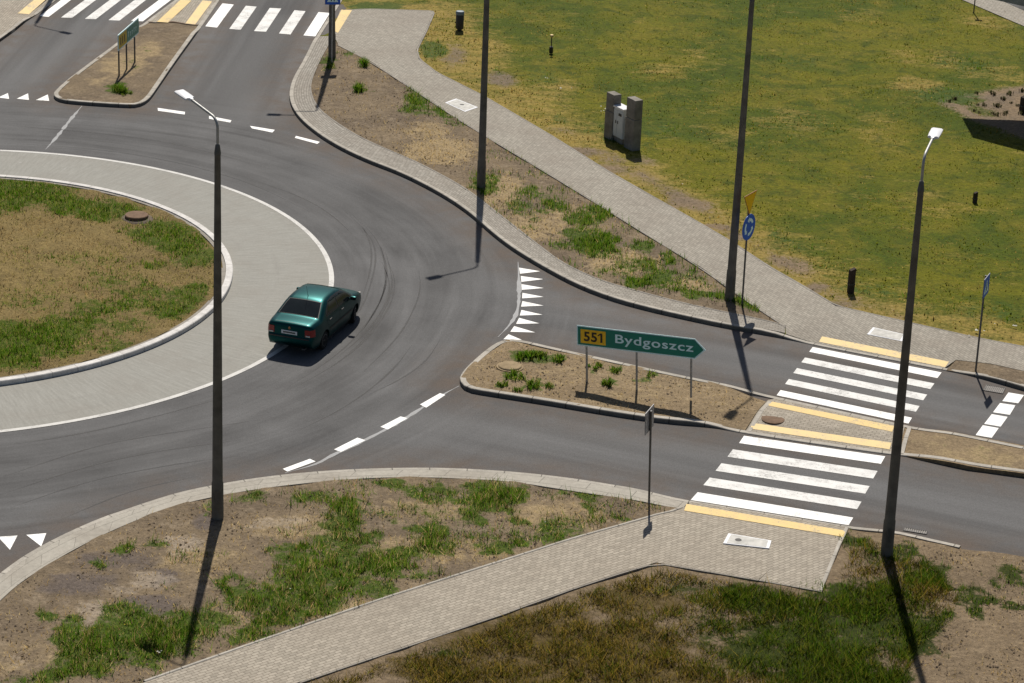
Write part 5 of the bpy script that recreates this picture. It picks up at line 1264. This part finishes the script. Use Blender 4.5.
# ------------------------------------------------------------------ CAR
def car():
    XR, XF, RW = -1.17, 1.27, .30
    def arch(xc, n=12, r=.345, zc=.29, zb=.20):
        a0 = math.asin((zb-zc)/r); return [(xc+r*math.cos(t), zc+r*math.sin(t)) for t in np.linspace(a0, math.pi-a0, n)]
    bottom = [(2.00, .24), (1.90, .20)] + arch(XF) + arch(XR) + [(-1.80, .22), (-1.96, .27)]
    # bottom runs front -> rear, then the upper contour rear -> front
    up = [(-2.07, .36), (-2.105, .47), (-2.10, .575), (-2.055, .62), (-2.05, .75), (-2.045, .90), (-2.02, .975), (-1.94, 1.005), (-1.70, 1.025), (-1.47, 1.035),
          (-1.40, 1.055), (-1.20, 1.165), (-.98, 1.285), (-.84, 1.355), (-.72, 1.395), (-.50, 1.42), (-.20, 1.43), (.10, 1.42), (.34, 1.39), (.46, 1.36), (.60, 1.295), (.85, 1.15), (1.08, 1.015), (1.16, .975),
          (1.40, .93), (1.65, .875), (1.85, .815), (1.97, .745), (2.03, .66), (2.055, .60), (2.09, .55), (2.085, .40), (2.05, .30)]
    upc = chaikin(up, 1)
    contour = bottom + upc; nb = len(bottom)
    C_ = np.array(contour); U_ = np.array(upc)
    def W(x, z):
        wv = .815
        if z > .93: wv -= (z-.93)*.40 + max(0, z-1.25)*.12
        if z < .50: wv -= ((.50-z)/.3)**2*.05
        wv -= .022*((z-.66)/.27)**2 if .39 < z < .93 else .022
        if x < -1.3: wv -= .10*((-1.3-x)/.8)**2
        if x > 1.2: wv -= .15*((x-1.2)/.88)**2
        d = 9.0
        for a, b in zip(U_[:-1], U_[1:]):
            v = b-a; t = min(1, max(0, ((x-a[0])*v[0]+(z-a[1])*v[1])/(v@v))); d = min(d, math.hypot(x-a[0]-t*v[0], z-a[1]-t*v[1]))
        if d < .09: wv -= .065*(1-d/.09)**2
        return wv
    def crown(x, z):
        return .028 if z > .8 else .035
    root = empty('car')
    # body ------------------------------------------------
    gx_, gz_ = np.meshgrid(np.arange(-2.1, 2.1, .045), np.arange(.2, 1.44, .04)); g = np.c_[gx_.ravel(), gz_.ravel()]; g = g[inside(contour, g)]
    def dmin(q):
        D = np.full(len(q), 9.0)
        for i in range(len(C_)):
            a, b = C_[i], C_[(i+1) % len(C_)]; v = b-a; t = np.clip(((q-a)@v)/(v@v+1e-12), 0, 1); D = np.minimum(D, np.hypot(*(q-a-t[:, None]*v).T))
        return D
    g = g[dmin(g) > .016]
    n = len(contour)
    ov, oe, of, *_ = delaunay_2d_cdt([Vector(c) for c in contour]+[Vector(c) for c in g], [(i, (i+1) % n) for i in range(n)], [], 1, 1e-5)
    bm = bmesh.new(); LV = []
    for sgn in (1, -1):
        vv = [bm.verts.new((v.x, sgn*W(v.x, v.y), v.y)) for v in ov]; LV.append(vv)
        for f in of: bm.faces.new([vv[i] for i in f])
    m = 10; rows = []
    for i in range(n):
        x, z = contour[i]; a, b = np.array(contour[i-1]), np.array(contour[(i+1) % n]); tn = b-a; tn = tn/np.linalg.norm(tn); nrm = np.array([-tn[1], tn[0]])
        if i >= nb:
            if i in (nb, n-1): kk = .01
            else: kk = crown(x, z)
            # outward normal: contour runs rear->front along the top, so left normal points out
            ww = W(x, z)
            rows.append([bm.verts.new((x+nrm[0]*kk*(1-t*t), ww*t, z+nrm[1]*kk*(1-t*t))) for t in np.linspace(-1, 1, m+1)])
        else:
            ww = W(x, z); rows.append([bm.verts.new((x, ww*t, z)) for t in np.linspace(-1, 1, m+1)])
    for i in range(n):
        for k_ in range(m):
            bm.faces.new((rows[i][k_], rows[(i+1) % n][k_], rows[(i+1) % n][k_+1], rows[i][k_+1]))
    bmesh.ops.remove_doubles(bm, verts=bm.verts[:], dist=.0015); bmesh.ops.recalc_face_normals(bm, faces=bm.faces[:])
    bm_obj('body', bm, M['paint'], root, 42)
    # panels that lie on the body side ----------------------
    def side_panel(name, poly, off, mat, parent, sgn, step=.06, rnd=0):
        P = list(poly)
        if rnd: P = chaikin(P+[P[0]], rnd)[:-1]
        A_ = np.array(P); fine = []
        for i in range(len(P)):
            a, b = A_[i], A_[(i+1) % len(P)]; k_ = max(1, int(np.hypot(*(b-a))/step))
            fine += [tuple(a+(b-a)*t/k_) for t in range(k_)]
        gg_x, gg_z = np.meshgrid(np.arange(-2.1, 2.1, step), np.arange(.2, 1.44, step)); gg = np.c_[gg_x.ravel(), gg_z.ravel()]; gg = gg[inside(fine, gg)]
        nn_ = len(fine)
        ov_, _, of_, *_ = delaunay_2d_cdt([Vector(c) for c in fine]+[Vector(c) for c in gg], [(i, (i+1) % nn_) for i in range(nn_)], [], 1, 1e-5)
        v_ = [(v.x, sgn*(W(v.x, v.y)+off), v.y) for v in ov_]; f_ = []
        for f in of_:
            a, b, c = (ov_[i] for i in f); s_ = (b-a).cross(c-a)
            f_.append(tuple(f) if (s_ < 0) == (sgn > 0) else tuple(f)[::-1])
        return mesh_obj(name, v_, f_, mat, parent, 40)
    for sgn in (-1, 1):
        side_panel('window_trim', [(1.02, .985), (.50, 1.335), (.10, 1.375), (-.30, 1.38), (-.62, 1.35), (-1.00, 1.12), (-1.06, .985)], .004, M['trim'], root, sgn)
        for nm, dp, wp, hx in (('door', [(.98, .25), (.99, .94), (-.10, .94), (-.10, .25)], [(.90, 1.005), (.47, 1.305), (.12, 1.345), (-.08, 1.35), (-.08, 1.0)], .02),
                               ('door', [(-.12, .25), (-.12, .94), (-1.04, .94), (-1.02, .78), (-.86, .62), (-.80, .36), (-.78, .25)], [(-.14, 1.0), (-.14, 1.35), (-.38, 1.35), (-.58, 1.325), (-.82, 1.16), (-.82, 1.0)], -.92)):
            P_ = np.array(dp); c_ = P_.mean(0); side_panel('door_gap', [tuple(c_+(p-c_)*np.array([1.018, 1.02])) for p in P_], .0015, M['trim'], root, sgn)
            dr = side_panel(nm, dp, .005, M['paint'], root, sgn)
            side_panel('window', wp, .008, M['glass'], root, sgn)
            bm = bmesh.new(); add_box(bm, (hx+.12, sgn*(W(hx+.12, .86)+.016), .86), (.17, .03, .035), bev=.008); bm_obj('handle', bm, M['trim'], dr)
            side_panel('moulding', [(dp[0][0]-.01 if nm == 'door' and hx > 0 else -.13, .545), (dp[0][0]-.01 if hx > 0 else -.13, .60), (-.09 if hx > 0 else -.84, .60), (-.09 if hx > 0 else -.82, .545)], .016, M['galv'] if False else M['trim'], dr, sgn)
        side_panel('quarter_window', [(-.86, 1.005), (-.86, 1.14), (-1.00, 1.02), (-1.00, 1.005)], .008, M['glass'], root, sgn)
        side_panel('sill', [(.90, .215), (.90, .27), (-.80, .27), (-.80, .215)], .006, M['trim'], root, sgn)
        # arches and wheels
        for xc in (XR, XF):
            bm = bmesh.new(); Mx = Matrix.Translation((xc, 0, .29)) @ Matrix.Rotation(R(90), 4, 'X')
            yo = sgn*(W(xc, .45)-.015); Mw = Matrix.Translation((xc, yo-sgn*.09, .285)) @ Matrix.Rotation(R(-90*sgn), 4, 'X')
            steer = Matrix.Rotation(R(14), 4, 'Z') if xc > 0 else Matrix.Identity(4)
            Mw = Matrix.Translation((xc, yo-sgn*.09, .285)) @ steer @ Matrix.Rotation(R(-90*sgn), 4, 'X')
            wr = bpy.data.objects.new('wheel', None); link(wr, root); wr.empty_display_size = .1
            bm.free(); bm = bmesh.new(); add_lathe(bm, [(.19, -.085), (.262, -.088), (.285, -.065), (.287, .06), (.262, .085), (.192, .085)], 32, Mw); bm_obj('tyre', bm, M['tyre'], wr, 40)
            bm = bmesh.new(); add_lathe(bm, [(.192, -.05), (.192, .082), (.178, .086), (.165, .062), (.06, .075), (.03, .080)], 32, Mw)
            rm_ = bm_obj('rim', bm, M['rim'], wr, 30)
            bm = bmesh.new(); add_lathe(bm, [(.055, .07), (.055, .082), (.03, .086)], 16, Mw); bm_obj('hub_cap', bm, M['trim'], wr, 30)
        # mirrors
        bm = bmesh.new(); add_box(bm, (.80, sgn*(W(.8, .98)+.13), 1.0), (.12, .20, .125), bev=.03); add_box(bm, (.80, sgn*(W(.8, .98)+.03), .97), (.05, .10, .04))
        mr = bm_obj('mirror', bm, M['paint'], root, 40)
        bm = bmesh.new(); add_box(bm, (.738, sgn*(W(.8, .98)+.13), 1.0), (.006, .16, .09)); bm_obj('mirror_glass', bm, M['glass'], mr)
    # glass on the wrap --------------------------------------
    def wrap_glass(name, line, inset, off, mat, parent, nrow=12):
        L_, _ = resample(line, n=nrow); v_, f_ = [], []; mm = 14
        for i, (x, z) in enumerate(L_):
            tn = (L_[min(i+1, nrow-1)]-L_[max(i-1, 0)]); tn /= np.linalg.norm(tn); nr = np.array([-tn[1], tn[0]])
            ww = W(x, z)-inset
            for t in np.linspace(-1, 1, mm+1):
                kk = .028*(1-(t*ww/(ww+inset))**2)+off; v_.append((x+nr[0]*kk, ww*t, z+nr[1]*kk))
        for i in range(nrow-1):
            for k_ in range(mm):
                q = i*(mm+1)+k_; f_.append((q, q+mm+1, q+mm+2, q+1))
        return mesh_obj(name, v_, [f[::-1] for f in f_], mat, parent, 60)
    rear_line = [(-1.385, 1.063), (-1.20, 1.165), (-.98, 1.285), (-.865, 1.343)]
    wrap_glass('window_seal', [(-1.405, 1.053), (-1.20, 1.165), (-.98, 1.285), (-.84, 1.356)], .018, .005, M['trim'], root)
    wrap_glass('rear_window', rear_line, .045, .009, M['glass'], root)
    wrap_glass('window_seal', [(.46, 1.365), (.60, 1.298), (.85, 1.153), (1.10, 1.006)], .018, .005, M['trim'], root)
    wrap_glass('windscreen', [(.49, 1.35), (.60, 1.298), (.85, 1.153), (1.07, 1.024)], .045, .009, M['glass'], root)
    wrap_glass('boot_seam', [(-1.950, 1.000), (-1.935, 1.005)], .12, .003, M['trim'], root, 3)
    # rear lamps: a rear face wrapped onto the flank
    for sgn in (-1, 1):
        v_, f_ = [], []
        zs_ = np.linspace(.665, .885, 6)
        for z in zs_:
            for y in np.linspace(.50, W(-2.05, z)-.004, 6):
                ww = W(-2.05, z); v_.append((-2.05-.035*(1-(y/ww)**2)-.010, sgn*y, z))
            for x in (-2.03, -1.97, -1.88): v_.append((x, sgn*(W(x, z)+.010), z))
        nn_ = 9
        for i in range(5):
            for k_ in range(nn_-1):
                q = i*nn_+k_; f = (q, q+1, q+nn_+1, q+nn_); f_.append(f[::-1] if sgn > 0 else f)
        tl = mesh_obj('tail_lamp', v_, f_, M['red'], root, 50)
        bm = bmesh.new(); add_box(bm, (-2.078, sgn*.60, .695), (.02, .14, .045), bev=.004); bm_obj('reversing_lens', bm, M['clear'], tl)
        # front lamps
        bm = bmesh.new(); add_box(bm, (2.0, sgn*.52, .68), (.12, .28, .13), bev=.03); bm_obj('headlight', bm, M['clear'], root, 40)
    bm = bmesh.new(); add_box(bm, (-2.094, 0, .745), (.012, .52, .115), bev=.003); npl = bm_obj('licence_plate', bm, M['platew'], root)
    bm = bmesh.new()
    for k_ in range(1): add_box(bm, (-2.1015, 0, .745), (.003, .40, .050))
    bm_obj('plate_marks', bm, M['steel'], npl)
    bm = bmesh.new(); add_lathe(bm, [(.04, 0), (.04, .008), (.02, .01)], 16, Matrix.Translation((-2.084, 0, .885)) @ Matrix.Rotation(R(-90), 4, 'Y')); bm_obj('badge', bm, M['redrim'], root)
    bm = bmesh.new(); add_box(bm, (-2.118, 0, .60), (.03, 1.30, .05), bev=.01); bm_obj('bumper_strip', bm, M['trim'], root)
    bm = bmesh.new(); add_box(bm, (-2.0, -.45, .25), (.14, .10, .035)); bm_obj('exhaust', bm, M['steel'], root)
    bm = bmesh.new(); add_tube(bm, [(-.66, 0, 1.425), (-.70, 0, 1.52), (-.80, 0, 1.80)], [.012, .006, .004], 6); bm_obj('antenna', bm, M['trim'], root)
    bm = bmesh.new(); add_tube(bm, [(1.00, .55, 1.09), (1.10, .05, 1.075)], .01, 6); add_tube(bm, [(1.02, .05, 1.10), (1.10, -.45, 1.06)], .01, 6); bm_obj('wiper', bm, M['trim'], root)
    bm = bmesh.new(); add_box(bm, (0, 0, .24), (3.2, 1.2, .10)); bm_obj('underbody', bm, M['trim'], root)
    return root
HEAD = R(72)
cr = car()
pc_ = ray(314.5, 330)
cr.scale = (.97, .97, .97); cr.location = (-5.90, 71.93, .004); cr.rotation_euler = (0, 0, HEAD)
tag(cr, 'dark teal green four-door saloon driving round the ring, seen from behind', 'car')
